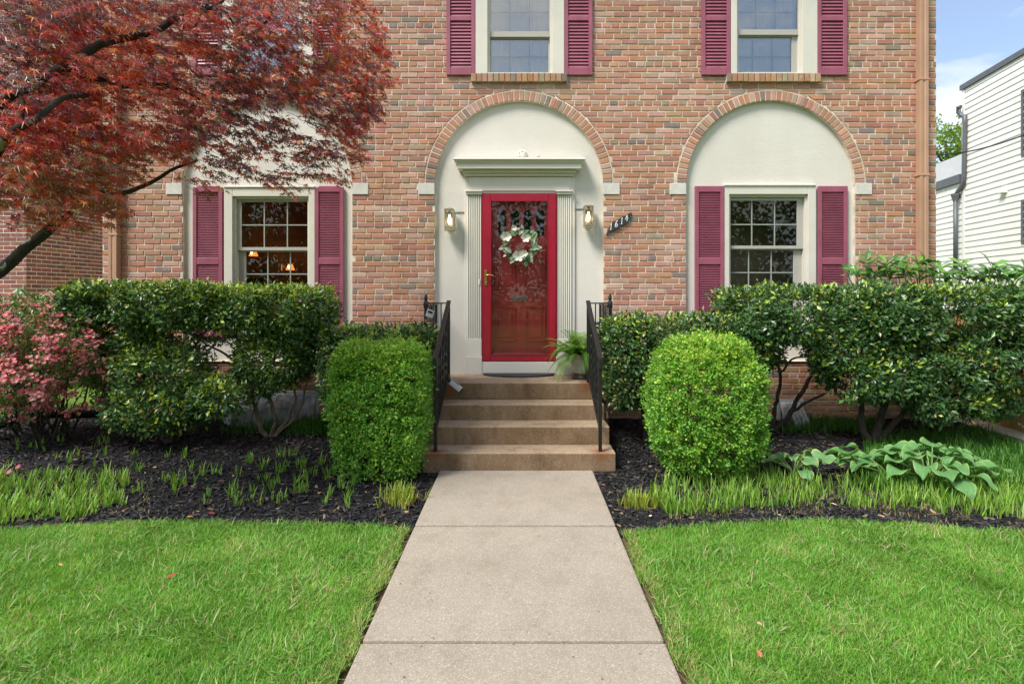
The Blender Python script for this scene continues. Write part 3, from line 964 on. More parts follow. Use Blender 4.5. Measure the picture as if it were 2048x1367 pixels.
# ================================================================== GROUND
def gz(y):
    """height of the planting bed: it rises a little towards the house"""
    return np.interp(y, [-3.2, -1.7, 0.0], [0.0, 0.0, 0.18])
def gxy(X, Y):
    """point of the flat lawn seen at a pixel"""
    d = EYE*F/(Y-592.0); return wx(X, d), d-DW
def bedpt(X, Y):
    d = EYE*F/(Y-592.0)
    for _ in range(12):
        d = lerp(d, (EYE-float(gz(d-DW)))*F/(Y-592.0), 0.6)
    return Vector((wx(X, d), d-DW, float(gz(d-DW))))
EL = [gxy(*p) for p in ((0, 1061), (100, 1054), (250, 1045), (400, 1044), (600, 1048), (720, 1051), (828, 1058))]
ER = [gxy(*p) for p in ((1243, 1064), (1350, 1056), (1500, 1046), (1650, 1041), (1800, 1047), (1950, 1060), (2048, 1064))]
EX = [-12, -5.4] + [p[0] for p in EL] + [p[0] for p in ER] + [5.4, 12]
EY = [-3.5, -3.2] + [p[1] for p in EL] + [p[1] for p in ER] + [-3.3, -3.4]
def edge_y(x): return np.interp(x, EX, EY)

WX0, WX1 = -0.755, 0.700       # walkway
# materials
mg, t, o = nodes('lawn_soil')
wp = world_pos(t)
c = ramp(t, noise_n(t, wp, 1.2, 6), [(0.3, (0.08, 0.15, 0.02)), (0.55, (0.11, 0.19, 0.028)), (0.75, (0.16, 0.18, 0.055))])
princ(t, o, c, 0.9, 0, 0.2, bump(t, noise_n(t, wp, 90, 5), 0.8, 0.02)); m_lawn = mg
mg, t, o = nodes('ground_soil')
wp = world_pos(t)
c = ramp(t, noise_n(t, wp, 22, 6, 0.7), [(0.3, (0.07, 0.048, 0.028)), (0.6, (0.15, 0.105, 0.06)), (0.78, (0.28, 0.20, 0.11))])
princ(t, o, c, 0.95, 0, 0.2, bump(t, noise_n(t, wp, 120, 4), 0.8, 0.01)); m_soil = mg
mg, t, o = nodes('mulch_bed')
wp = world_pos(t)
c = ramp(t, noise_n(t, wp, 60, 5, 0.7), [(0.35, (0.005, 0.005, 0.006)), (0.62, (0.014, 0.013, 0.013)), (0.8, (0.05, 0.035, 0.025))])
princ(t, o, c, 0.8, 0, 0.3, bump(t, noise_n(t, wp, 70, 5), 1.0, 0.02)); m_bed = mg

g = MB().add([(-200, -200, -0.07), (200, -200, -0.07), (200, 200, -0.07), (-200, 200, -0.07)], [(0,1,2,3)])
o_ = obj('ground', g, m_lawn, kind='structure')
o_ = obj('soil', MB().add([(-1.2, -12, -0.035), (1.2, -12, -0.035), (1.2, -0.2, -0.035), (-1.2, -0.2, -0.035)], [(0,1,2,3)]), m_soil, kind='structure')

def lawn_part(xa, xb):
    xs = np.linspace(xa, xb, 120); ys = np.linspace(0, 1, 40)
    V = []; T = []
    for x in xs:
        e = edge_y(x)
        for s in ys:
            y = lerp(-14.0, e, s**0.5)
            V.append((x, y, 0.010*noise.noise((x*1.1, y*1.1, 0)) + 0.004*noise.noise((x*5, y*5, 3)) - (0.03 if s == 1 else 0)))
    n = len(ys)
    for i in range(len(xs)-1):
        for j in range(n-1):
            a = i*n+j; T += [(a, a+n, a+n+1), (a, a+n+1, a+1)]
    return np_mesh('lawn', np.array(V), np.array(T), None, True)
for xa, xb in ((-12, WX0-0.055), (WX1+0.05, 12)):
    o_ = link('lawn', lawn_part(xa, xb), m_lawn); o_['kind'] = 'structure'
EDGE_L, EDGE_R = WX0-0.03, WX1+0.03

def bed_z(x, y):
    return float(gz(y)) + 0.018*noise.noise((x*1.7, y*1.7, 5)) + 0.010*noise.noise((x*6, y*6, 2))
def bed_part(xa, xb):
    xs = np.linspace(xa, xb, 130); ys = np.linspace(0, 1, 60); V = []; T = []
    for x in xs:
        e = edge_y(x)-0.02
        for s in ys:
            y = lerp(e, 0.02, s); V.append((x, y, bed_z(x, y) - (0.02 if s == 0 else 0)))
    n = len(ys)
    for i in range(len(xs)-1):
        for j in range(n-1):
            a = i*n+j; T += [(a, a+n, a+n+1), (a, a+n+1, a+1)]
    return np_mesh('mulch_bed', np.array(V), np.array(T), None, True)
for xa, xb in ((-8.5, WX0-0.012), (WX1+0.012, 5.31)):
    o_ = link('mulch_bed', bed_part(xa, xb), m_bed); o_['kind'] = 'structure'
o_ = obj('side_yard', MB().add([(-14, 0.02, 0.13), (HX0, 0.02, 0.13), (HX0, 14, 0.13), (-14, 14, 0.13)], [(0,1,2,3)]), m_lawn, kind='structure')
o_ = obj('side_yard', MB().add([(5.32, -1.3, 0.10), (30, -1.3, 0.10), (30, 30, 0.14), (HX1, 30, 0.14), (HX1, 0.02, 0.14), (5.32, 0.02, 0.14)], [(0,1,2,3,4,5)]), m_lawn, kind='structure')

# walkway: exposed aggregate concrete slabs
def concrete(name, base, dark, speck, stain=0.35, spscale=95, amt=0.85):
    m, t, o = nodes(name)
    wp = world_pos(t)
    c = mixc(t, ramp(t, noise_n(t, wp, 2.3, 7, 0.62), [(0.33, 0.0), (0.72, 1.0)]), base, dark)
    v = N(t, 'ShaderNodeTexVoronoi'); v.inputs['Scale'].default_value = spscale
    t.links.new(wp, v.inputs['Vector'])
    sepc = t.nodes.new('ShaderNodeSeparateColor'); t.links.new(v.outputs['Color'], sepc.inputs['Color'])
    f = math_n(t, 'MULTIPLY', ramp(t, sepc.outputs[0], [(0.0, 0.9), (0.20, 0.15), (0.55, 0.15), (1.0, 1.0)]), amt)
    c = mixc(t, f, c, ramp(t, sepc.outputs[1], [(0.0, speck[0]), (0.5, speck[1]), (1.0, speck[2])]))
    c = mixc(t, math_n(t, 'MULTIPLY', ramp(t, noise_n(t, world_pos(t, (1, 1, 0.5)), 4.5, 7, 0.7), [(0.5, 0.0), (0.75, 1.0)]), stain), c, mixc(t, 1.0, c, (0.42, 0.36, 0.28), 'MULTIPLY'))
    c = mixc(t, math_n(t, 'MULTIPLY', ramp(t, noise_n(t, wp, 0.9, 4, 0.6), [(0.45, 0.0), (0.7, 1.0)]), 0.35), c, mixc(t, 1.0, c, (0.72, 0.70, 0.66), 'MULTIPLY'))
    h = mixc(t, 0.5, v.outputs['Distance'], noise_n(t, wp, 160, 4, 0.7))
    princ(t, o, c, 0.85, 0, 0.3, bump(t, h, 0.55, 0.006))
    return m
m_walk = concrete('aggregate_concrete', (0.315, 0.28, 0.23), (0.275, 0.242, 0.197), ((0.17, 0.14, 0.10), (0.42, 0.32, 0.21), (0.62, 0.58, 0.50)), 0.3, 170, 0.55)
walk = obj('walkway', MB().box(WX0+0.02, WX1-0.02, -12, -1.66, -0.06, 0.004), m_soil)
walk['kind'] = 'structure'
for ya, yb_ in ((-1.66, -3.020), (-3.042, -4.470), (-4.492, -5.93), (-5.942, -7.39), (-7.40, -8.85), (-8.86, -10.3)):
    obj('slab', MB().box(WX0, WX1, yb_, ya, -0.05, 0.022+random.uniform(-0.002, 0.002)), m_walk, walk, bevel=0.010, segs=2)

# mulch chips
m_chip = leafmat('mulch_chip', 0.55, 0.35, 0.0)
def chips(n, xr, seedcol):
    x = rng.uniform(*xr, n); e = edge_y(x); y = e + 0.0 + (0.0-e)*rng.random(n)**1.15
    keep = ~((np.abs(x) < 0.95) & (y > -1.70)) & ((x < WX0-0.02) | (x > WX1+0.02))
    x, y = x[keep], y[keep]; n = len(x)
    z = np.array([bed_z(a, b) for a, b in zip(x, y)]) + rng.uniform(0.0, 0.012, n)
    d = rng.normal(size=(n, 3)); d[:, 2] *= 0.22
    nr = rng.normal(size=(n, 3))*0.45; nr[:, 2] += 1
    tv = [(-0.5,-0.18,0),(0.5,-0.14,0),(0.46,0.16,0),(-0.45,0.2,0),(-0.4,-0.1,0.13),(0.4,-0.08,0.12),(0.35,0.1,0.13),(-0.35,0.12,0.12)]
    tf = [(4,5,6),(4,6,7),(0,1,5),(0,5,4),(1,2,6),(1,6,5),(2,3,7),(2,7,6),(3,0,4),(3,4,7)]
    sz = 0.014+0.06*rng.random(n)**1.8
    c = pick([(0.008,0.008,0.010),(0.015,0.015,0.018),(0.032,0.029,0.029),(0.07,0.048,0.034),(0.14,0.08,0.045),(0.30,0.22,0.14)], [6,6,2.6,0.9,0.5,0.22], n, 0.3)
    return scatter_mesh('mulch_chips', tv, tf, np.stack([x, y, z], 1), d, nr, sz, c)
for xr in ((-6.2, WX0), (WX1, 5.3)):
    o_ = link('mulch_chips', chips(17000, xr, 0), m_chip); o_['kind'] = 'stuff'

# ================================================================== STEPS
m_step = concrete('step_concrete', (0.42, 0.32, 0.22), (0.33, 0.24, 0.16), ((0.10, 0.075, 0.05), (0.36, 0.25, 0.15), (0.56, 0.45, 0.33)), 0.75, 110, 0.7)
# rust blooms round the post feet
t = m_step.node_tree
pb = [n for n in t.nodes if n.type == 'BSDF_PRINCIPLED'][0]
src = pb.inputs['Base Color'].links[0].from_socket
acc = None
for fx, fy, fz_ in ((-0.806, -1.59, 0.185), (0.781, -1.59, 0.185), (0.775, -0.69, 0.70), (-0.785, -0.69, 0.66)):
    vm = t.nodes.new('ShaderNodeVectorMath'); vm.operation = 'DISTANCE'
    t.links.new(world_pos(t), vm.inputs[0]); vm.inputs[1].default_value = (fx, fy, fz_)
    dd = math_n(t, 'ADD', vm.outputs['Value'], math_n(t, 'MULTIPLY', noise_n(t, world_pos(t), 14, 5), 0.12))
    r_ = ramp(t, dd, [(0.08, 0.9), (0.20, 0.0)])
    acc = r_ if acc is None else math_n(t, 'MAXIMUM', acc, r_)
# upright faces darkened: grime, and the risers' weaker daylight put into the colour
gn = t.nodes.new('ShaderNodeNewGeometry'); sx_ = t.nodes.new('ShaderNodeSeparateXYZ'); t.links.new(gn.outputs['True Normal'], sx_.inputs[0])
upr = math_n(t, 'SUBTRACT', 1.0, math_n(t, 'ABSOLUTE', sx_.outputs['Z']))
upr_dark = math_n(t, 'MULTIPLY', upr, ramp(t, noise_n(t, world_pos(t, (1, 1, 0.35)), 5, 6, 0.7), [(0.3, 0.45), (0.7, 1.0)]))
src = mixc(t, upr_dark, src, mixc(t, 1.0, src, (0.46, 0.38, 0.28), 'MULTIPLY'))
t.links.new(mixc(t, acc, src, (0.20, 0.065, 0.018)), pb.inputs['Base Color'])

stp = thing('front_steps', 'worn brown concrete steps and landing leading up to the red door', 'steps', (0, -1.2, 0))
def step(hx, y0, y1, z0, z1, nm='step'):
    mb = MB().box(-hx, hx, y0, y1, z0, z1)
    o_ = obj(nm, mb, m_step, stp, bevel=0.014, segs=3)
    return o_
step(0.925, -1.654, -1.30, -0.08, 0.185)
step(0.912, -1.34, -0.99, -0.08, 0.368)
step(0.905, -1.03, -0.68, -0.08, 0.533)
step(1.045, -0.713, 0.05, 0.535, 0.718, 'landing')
obj('base', MB().box(-1.0, 1.0, -0.64, 0.0, -0.1, 0.534), m_mortar, stp)
bl = []
for k in range(8):
    z0 = -0.02+k*0.0685
    for side in (-1, 1):
        for j in range(4):
            a = -0.645+j*0.165+(0.08 if k % 2 else 0); b = min(a+0.155, -0.002)
            if b-a < 0.03: continue
            vs, fs = brick_verts([(a, z0), (b, z0), (b, z0+0.057), (a, z0+0.057)], 0.0)
            vs = [(side*(1.006-y), x, z) for x, y, z in vs]
            bl.append((vs, fs, brick_col()*0.8))
    for j in range(10):
        a = -1.004+j*0.2095-(0.1 if k % 2 else 0); b = a+0.199
        a, b = max(a, -1.0), min(b, 1.0)
        if b-a < 0.03 or (b < 0.9 and a > -0.9): continue
        vs, fs = brick_verts([(a, z0), (b, z0), (b, z0+0.057), (a, z0+0.057)], -0.646)
        bl.append((vs, fs, brick_col()*0.8))
for vs, fs, c in bl:
    obj('brick', MB().add(vs, fs), m_brick1, stp, color=c)

# ================================================================== RAILINGS
def railing(sx, xb, xt, xn, label):
    """sx: side; xb / xt: x of the stair flight at its foot and head; xn: x of the newel at the landing corner"""
    yb_, yt, ztr, zbr = -1.59, -0.69, 1.600, 1.085
    root = thing('railing', label, 'railing', (xb, yb_, 0.185), 'black iron railings on the front steps')
    obj('post', MB().box(xb-0.0165, xb+0.0165, yb_-0.0165, yb_+0.0165, 0.186, 1.09), m_black, root, bevel=0.003)
    obj('post', MB().box(xt-0.0165, xt+0.0165, yt-0.0165, yt+0.0165, 0.719, 1.61), m_black, root, bevel=0.003)
    def zr(y): return lerp(zbr, ztr, (y-yb_)/(yt-yb_))
    hr = MB().bar((xb, yb_-0.03, zr(yb_-0.03)+0.012), (xt, yt+0.02, zr(yt+0.02)+0.012), 0.046, 0.026)
    hr.obox((xb, yb_-0.042, zr(yb_-0.03)-0.032), (1,0,0), (0,1,0), (0,0,1), 0.022, 0.013, 0.052)
    obj('handrail', hr, m_black, root, bevel=0.006, segs=2)
    def zb_(y): return lerp(0.395, 0.835, (y-yb_)/(yt-yb_))
    obj('bottom_rail', MB().bar((xb, yb_, zb_(yb_)), (xt, yt, zb_(yt)), 0.028, 0.014), m_black, root)
    n = 8
    for i in range(1, n):
        s = i/n; x, y = lerp(xb, xt, s), lerp(yb_, yt, s)
        mb = MB()
        if i % 2: # plain square bar
            mb.box(x-0.0065, x+0.0065, y-0.0065, y+0.0065, zb_(y), zr(y))
        else:     # twisted bar
            za, zt_ = zb_(y), zr(y); m = 26; ring = []
            for k in range(m+1):
                z = lerp(za, zt_, k/m); a = k*0.42 if 5 < k < 21 else (0 if k <= 5 else 21*0.42)
                for q in range(4):
                    aa = a+q*math.pi/2+math.pi/4; ring.append((x+0.010*math.cos(aa), y+0.010*math.sin(aa), z))
            mb.add(ring, [(4*k+q, 4*k+(q+1) % 4, 4*k+4+(q+1) % 4, 4*k+4+q) for k in range(m) for q in range(4)])
        obj('baluster', mb, m_black, root)
    # level rail round the landing: head post -> newel -> house wall
    yn = yt; zt_ = 1.602
    obj('top_rail', MB().bar((xt, yn, zt_), (xn, yn, zt_), 0.030, 0.014).bar((xn, yn, zt_-0.02), (xn-sx*0.02, -0.002, zt_-0.02), 0.030, 0.014), m_black, root, bevel=0.002)
    obj('lower_rail', MB().bar((xt, yn, 0.80), (xn, yn, 0.80), 0.026, 0.012).bar((xn, yn, 0.80), (xn-sx*0.02, -0.002, 0.80), 0.026, 0.012), m_black, root)
    nw = MB().box(xn-0.019, xn+0.019, yn-0.019, yn+0.019, 0.719, 1.56)
    nw.lathe([(0.026, 1.552), (0.030, 1.575), (0.030, 1.60), (0.024, 1.622), (0.014, 1.632)], (xn, yn, 0), 12)
    obj('newel', nw, m_black, root)
    obj('finial', MB().lathe([(0.013, 1.632), (0.019, 1.642), (0.021, 1.672), (0.012, 1.684), (0.015, 1.69), (0.008, 1.702), (0.0, 1.708)], (xn, yn, 0), 12), m_black, root, smooth=True)
    for i in range(1, 3):
        x = lerp(xt, xn, i/3)
        obj('baluster', MB().box(x-0.006, x+0.006, yn-0.006, yn+0.006, 0.80, zt_), m_black, root)
    for i in range(1, 7):
        s = i/7; x, y = lerp(xn, xn-sx*0.02, s), lerp(yn, 0, s)
        obj('baluster', MB().box(x-0.006, x+0.006, y-0.006, y+0.006, 0.80, zt_-0.02), m_black, root)
    obj('post', MB().box(xn-sx*0.02-0.012, xn-sx*0.02+0.012, -0.03, -0.006, 0.719, zt_), m_black, root)
    # scroll under the head of the stair rail
    sc = [(xt, yt-0.02-0.05*math.sin(a)*1.0, 1.52-0.05*math.cos(a)) for a in [k*0.5 for k in range(9)]]
    return root
railing(-1, -0.806, -0.785, -1.037, 'black iron stair railing with a grey key box hanging on its newel')
railing(1, 0.783, 0.772, 1.016, 'black iron stair railing beside the potted fern')

# two key boxes
m_grey = plain('grey_plastic', (0.50, 0.51, 0.52), 0.4, var=0.08)
m_blk = plain('black_plastic', (0.012, 0.012, 0.014), 0.35, var=0.1)
c = P(860, 627, 6.60); kb = thing('key_box', 'light grey key box hanging from the newel at the landing corner', 'key box', (c.x, c.y, c.z))
mb = MB().obox(c, (0.94, 0, -0.32), (0, 1, 0), (0.32, 0, 0.94), 0.042, 0.018, 0.043)
obj('body', mb, m_grey, kb, bevel=0.008, segs=2)
obj('dial_cover', MB().obox(c+Vector((0.007, -0.020, 0.018)), (0.94, 0, -0.32), (0, 1, 0), (0.32, 0, 0.94), 0.026, 0.004, 0.013), m_blk, kb, bevel=0.003)
obj('shackle', MB().tube([c+Vector((-0.017+0.013-0.035, 0, 0.03)), c+Vector((-0.045, 0, 0.085)), c+Vector((-0.03, 0, 0.125)), c+Vector((0.0, 0, 0.12)), c+Vector((0.028, 0, 0.03))], 0.006, 8), m_blk, kb, smooth=True)
c = P(911.5, 771, 6.45); kb = thing('key_box', 'silver key box with black keypad tilted at the foot of the landing post', 'key box', (c.x, c.y, c.z))
ux = Vector((0.78, -0.05, -0.62)).normalized(); uz = Vector((0.62, 0, 0.78)).normalized(); uy = ux.cross(uz)
obj('body', MB().obox(c, ux, uy, uz, 0.075, 0.026, 0.030), m_grey, kb, bevel=0.012, segs=3)
obj('keypad', MB().obox(c+uz*0.027-ux*0.02, ux, uy, uz, 0.048, 0.022, 0.007), m_blk, kb, bevel=0.003)
for i in range(4):
    for j in (-1, 1): obj('key', MB().obox(c+uz*0.036+ux*(-0.05+0.022*i)+uy*0.009*j, ux, uy, uz, 0.006, 0.005, 0.003), m_grey, kb)
obj('end_cap', MB().obox(c+ux*0.078, ux, uy, uz, 0.010, 0.027, 0.031), m_blk, kb, bevel=0.006)
pp = Vector((-0.785, -0.69, 0.80))
obj('shackle', MB().tube([c-ux*0.07+uy*0.018, c-ux*0.10+uy*0.02+uz*0.01, pp+Vector((-0.02, 0.03, 0.0)), pp+Vector((-0.026, -0.02, 0)), c-ux*0.09-uy*0.018+uz*0.01, c-ux*0.065-uy*0.018], 0.0055, 8), m_blk, kb, smooth=True)

# door mat: half oval
mm = [(wx(964.5), 0.0-0.035)]; x0, x1 = wx(966, 7.3), wx(1110, 7.3)
pts = [(lerp(x0, x1, 0.5)+(x1-x0)/2*math.cos(a), -0.03-0.27*math.sin(a)) for a in [math.pi*k/24 for k in range(25)]]
m_mat = plain('rubber_mat', (0.035, 0.037, 0.042), 0.8, var=0.25, bscale=220, bstr=0.6)
mt = obj('door_mat', MB().prismz([(p[0], p[1]) for p in pts][::-1][::-1], 0.7195, 0.741), m_mat, bevel=0.006)
tag(mt, 'dark grey half-oval rubber mat in front of the red door', 'door mat')

# ================================================================== WALL LANTERNS
m_gold = plain('antique_gold', (0.50, 0.45, 0.36), 0.35, metal=0.8, var=0.15)
m_lglass = glassmat('lantern_glass', (0.90, 0.88, 0.80), 1.6)
m_lbulb = emit('lantern_bulb', (1.0, 0.88, 0.70), 3.2)
def lantern(Xc, Y0, Y1, sx, label):
    z1, z0 = wz(Y0, 7.28), wz(Y1, 7.28); x = wx(Xc, 7.28); y = -0.05; h = 0.051
    ln = thing('wall_lantern', label, 'lantern', (x, 0.05, (z0+z1)/2), 'lit lanterns either side of the door')
    zt = z1-0.02
    obj('back_plate', MB().box(x-0.05, x+0.05, 0.028, 0.0545, z0+0.03, zt-0.02).box(x-0.018, x+0.018, y+h, 0.029, zt-0.09, zt-0.05), m_gold, ln, bevel=0.003)
    fr = MB()
    for a in (-1, 1):
        for b in (-1, 1): fr.box(x+a*h-0.006, x+a*h+0.006, y+b*h-0.006, y+b*h+0.006, z0+0.014, zt-0.014)
    fr.box(x-h-0.008, x+h+0.008, y-h-0.008, y+h+0.008, z0, z0+0.0135).box(x-h-0.008, x+h+0.008, y-h-0.008, y+h+0.008, zt-0.0135, zt)
    fr.box(x-h+0.01, x+h-0.01, y-h+0.01, y+h-0.01, zt+0.0005, zt+0.008)
    obj('frame', fr, m_gold, ln, bevel=0.002)
    obj('finial', MB().lathe([(0.012, 0.008), (0.006, 0.013), (0.010, 0.02), (0.0, 0.027)], (x, y, zt), 8), m_gold, ln)
    for a, b in ((0, -1), (1, 0), (-1, 0)):
        if b: obj('pane', MB().box(x-h+0.006, x+h-0.006, y-h-0.002, y-h+0.002, z0+0.014, zt-0.014), m_lglass, ln)
        else: obj('pane', MB().box(x+a*h-0.002, x+a*h+0.002, y-h+0.006, y+h-0.006, z0+0.014, zt-0.014), m_lglass, ln)
    zc = z0+0.12
    obj('socket', MB().lathe([(0.017, 0.075), (0.018, 0.10), (0.012, 0.125), (0.012, zt-zc-0.001)], (x, y, zc), 12), m_gold, ln)
    obj('bulb', MB().lathe([(0.0, -0.045), (0.014, -0.035), (0.020, -0.012), (0.019, 0.015), (0.012, 0.05), (0.010, 0.074)], (x, y, zc), 14), m_lbulb, ln, smooth=True)
    l = bpy.data.lights.new('lantern_glow', 'POINT'); l.energy = 0.6; l.color = (1.0, 0.76, 0.46); l.shadow_soft_size = 0.02
    lo = bpy.data.objects.new('lantern_glow', l); COL.objects.link(lo); lo.location = (x, y-0.024, zc+0.005); attach(lo, ln)
    xe = wx(928.5) if sx < 0 else wx(1150)
    obj('conduit', MB().bar((x, 0.048, zt-0.022), (xe, 0.048, zt-0.022), 0.008, 0.008), m_gold, ln)
lantern(898.5, 414.5, 461, -1, 'lit antique-gold box lantern on the stucco left of the red door')
lantern(1177.5, 408, 455, 1, 'lit antique-gold box lantern on the stucco between door and number plaque')

# ================================================================== NUMBER PLAQUE
m_slate = plain('black_slate', (0.022, 0.026, 0.030), 0.6, var=0.25, vscale=20, bscale=60, bstr=0.3)
m_num = plain('white_number_paint', (0.66, 0.68, 0.66), 0.5, var=0.1)
pq = [(1211.6, 469.7), (1257, 444.8), (1262.5, 424.4), (1221.8, 446.3)]
c = (wx(1237), -0.02, wz(447))
ps = thing('number_plaque', 'slanting black slate house-number plaque reading 1614 on the bricks', 'house number', c)
obj('board', MB().prism([(wx(a), wz(b)) for a, b in pq], -0.026, -0.004), m_slate, ps, bevel=0.002)
def strokes(name, pts, X, Y, h):
    """pts in a unit box, drawn as a rounded raised stroke"""
    for k, line in enumerate(pts):
        pth = []
        for a, b in line:
            xx = (a-0.5)*h*0.6 + b*h*0.10 - 0.05*h; zz = (b-0.5)*h + (a-0.5)*h*0.25
            pth.append((wx(X)+xx, -0.0275, wz(Y)+zz))
        yield pth
D = {'1': [[(0.35, 0.82), (0.55, 1.0), (0.5, 0.0)], [(0.32, 0.02), (0.68, 0.02)]],
     '6': [[(0.78, 0.98), (0.5, 0.88), (0.28, 0.6), (0.2, 0.3), (0.32, 0.06), (0.55, 0.0), (0.76, 0.12), (0.8, 0.32), (0.66, 0.48), (0.45, 0.48), (0.25, 0.34)]],
     '4': [[(0.55, 1.0), (0.15, 0.38), (0.9, 0.38)], [(0.66, 0.78), (0.62, 0.0)]]}
for ch, X, Y in (('1', 1221.5, 453.5), ('6', 1232.3, 448.2), ('1', 1243, 442.2), ('4', 1252.8, 437)):
    mb = MB()
    for pth in strokes('number', D[ch], X, Y, 0.078):
        mb.tube(pth, 0.0052, 6)
    obj('digit', mb, m_num, ps)

# ================================================================== POTTED FERN
m_pot = plain('glazed_pot', (0.42, 0.44, 0.38), 0.25, var=0.2, vscale=9)
m_pot2 = plain('pot_foot', (0.07, 0.05, 0.04), 0.5, var=0.2)
m_soil2 = plain('potting_soil', (0.03, 0.02, 0.014), 0.95)
px_, py_ = 0.735, -0.36
pot = thing('plant_pot', 'grey-green glazed urn pot on the landing holding a fern', 'pot', (px_, py_, 0.719))
obj('body', MB().lathe([(0.095, 0.06), (0.11, 0.075), (0.125, 0.16), (0.142, 0.25), (0.155, 0.27), (0.155, 0.29), (0.138, 0.29), (0.13, 0.255)], (px_, py_, 0.719), 28), m_pot, pot, smooth=True)
obj('foot', MB().lathe([(0.112, 0.0), (0.112, 0.018), (0.095, 0.035), (0.096, 0.0595)], (px_, py_, 0.719), 28), m_pot2, pot, smooth=True)
m_frond = leafmat('fern_frond', 0.5, 0.3, 0.4, 'obj')
fern = thing('fern', 'bright green fern with arching fronds spilling from the urn pot', 'fern', (px_, py_, 0.97))
obj('soil', MB().lathe([(0.0, 0.0), (0.13, 0.0), (0.13, 0.012), (0.0, 0.02)], (px_, py_, 0.965), 16), m_soil2, fern)
def frond(az, L, rise, droop):
    V = []; T = []
    n = 30; base = Vector((px_, py_, 0.97)); dv = Vector((math.cos(az), math.sin(az), 0)); sd = Vector((-math.sin(az), math.cos(az), 0))
    pts = []
    for i in range(n+1):
        s = i/n; pts.append(base + dv*(0.04+L*(s-0.12*s*s)) + Vector((0, 0, rise*math.sin(min(s*1.6, 1.57))*1.0 - droop*s**2.4)))
    for i in range(1, n):
        tng = (pts[i+1]-pts[i-1]).normalized(); up = sd.cross(tng)*-1
        s = i/n; w_ = 0.064*math.sin(math.pi*min(1, 0.12+s*0.9))**0.7*(1.0 if s < 0.95 else 0.5)
        for q in (-1, 1):
            dr = (sd*q*0.92 + tng*0.42 - Vector((0, 0, 1))*0.25).normalized()
            p0 = pts[i]; k = len(V); wd = L/n*0.46
            V += [p0-tng*wd*0.6, p0+tng*wd*0.6, p0+dr*w_*0.6+tng*wd*0.8, p0+dr*w_*0.6-tng*wd*0.5, p0+dr*w_+tng*wd*0.3]
            T += [(k, k+1, k+2), (k, k+2, k+3), (k+3, k+2, k+4)]
    for i in range(n):
        k = len(V); r_ = 0.0022
        V += [pts[i]+sd*r_, pts[i]-sd*r_, pts[i+1]-sd*r_, pts[i+1]+sd*r_]; T += [(k, k+1, k+2), (k, k+2, k+3)]
    c = pick([(0.13, 0.28, 0.03), (0.20, 0.36, 0.05), (0.07, 0.18, 0.02)], [3, 2, 1.5], 1)[0]
    o_ = link('frond', np_mesh('frond', np.array([tuple(v) for v in V]), np.array(T)), m_frond, fern, color=c)
for i in range(110):
    az = i*2.399+random.uniform(-0.3, 0.3); long = random.random()
    frond(az, 0.20+0.32*long, random.uniform(0.10, 0.34)*(1.15-0.4*long), random.uniform(0.05, 0.42)*long)
frond(R(188), 0.50, 0.22, 0.12); frond(R(205), 0.42, 0.10, 0.45); frond(R(222), 0.36, 0.16, 0.52)

# ================================================================== WREATH
m_wl = leafmat('wreath_leaf', 0.5, 0.4, 0.15, 'obj')
wc = Vector((wx(1040, 7.28), -0.045, wz(490.5, 7.28)))
wr = thing('wreath', 'white magnolia and pale green leaf wreath hanging on the red door', 'wreath', wc)
mb = MB()
for k in range(3):
    mb.tube([(wc.x+(0.158+0.012*math.sin(5*a+k*2))*math.cos(a), wc.y+0.012*math.cos(7*a+k*2), wc.z+(0.158+0.012*math.sin(5*a+k*2))*math.sin(a)) for a in [j*math.pi/16 for j in range(33)]], 0.008, 6, cap=False)
m_twig = plain('twig', (0.10, 0.055, 0.03), 0.85, var=0.3)
obj('ring', mb, m_twig, wr)
obj('hook', MB().box(wc.x-0.006, wc.x+0.006, -0.04, 0.004, wc.z+0.125, wc.z+0.14), m_dark, wr)
WLEAF = ([(0,0,0),(0.25,0.2,0.05),(0.25,-0.2,0.05),(0.65,0.22,0.06),(0.65,-0.22,0.06),(1,0,-0.04),(0.3,0,0),(0.65,0,0.01)],
         [(0,6,1),(0,2,6),(1,6,7),(1,7,3),(2,7,6),(2,4,7),(3,7,5),(4,5,7)])
def leafmesh(name, tpl, mat):
    me = bpy.data.meshes.new(name); me.from_pydata(tpl[0], [], tpl[1]); me.materials.append(mat); return me
me_wl = leafmesh('leaf', WLEAF, m_wl)
for i in range(120):
    a = rng.uniform(0, 2*math.pi); rr = rng.uniform(0.125, 0.185)
    p = wc + Vector((rr*math.cos(a), rng.uniform(-0.035, 0.0), rr*math.sin(a)))
    oa = a + rng.choice([-1, 1])*rng.uniform(0.2, 1.35)
    d = (math.cos(oa), rng.uniform(-0.45, 0.1), math.sin(oa)); 
    big = rng.random() < 0.55
    c = pick([(0.36, 0.45, 0.33), (0.16, 0.27, 0.12), (0.06, 0.12, 0.045), (0.55, 0.60, 0.50), (0.25, 0.17, 0.07)], [3, 2.2, 2.4, 1.6, 0.4], 1)[0]
    o_ = link('leaf', me_wl, None, wr, c); o_.location = (0,0,0)
    M_ = leaf_frame_matrix(p, d, (rng.uniform(-0.5, 0.5), -1, rng.uniform(-0.4, 0.6)), rng.uniform(0.07, 0.115) if big else rng.uniform(0.035, 0.06))
    o_.location, o_.rotation_euler, o_.scale = M_.to_translation(), M_.to_euler(), M_.to_scale()
PETAL = ([(0,0,0),(0.35,0.26,0.10),(0.35,-0.26,0.10),(0.8,0.30,0.22),(0.8,-0.30,0.22),(1,0,0.26),(0.4,0,0.0),(0.8,0,0.12)], WLEAF[1])
me_pt = leafmesh('petal', PETAL, m_wl)
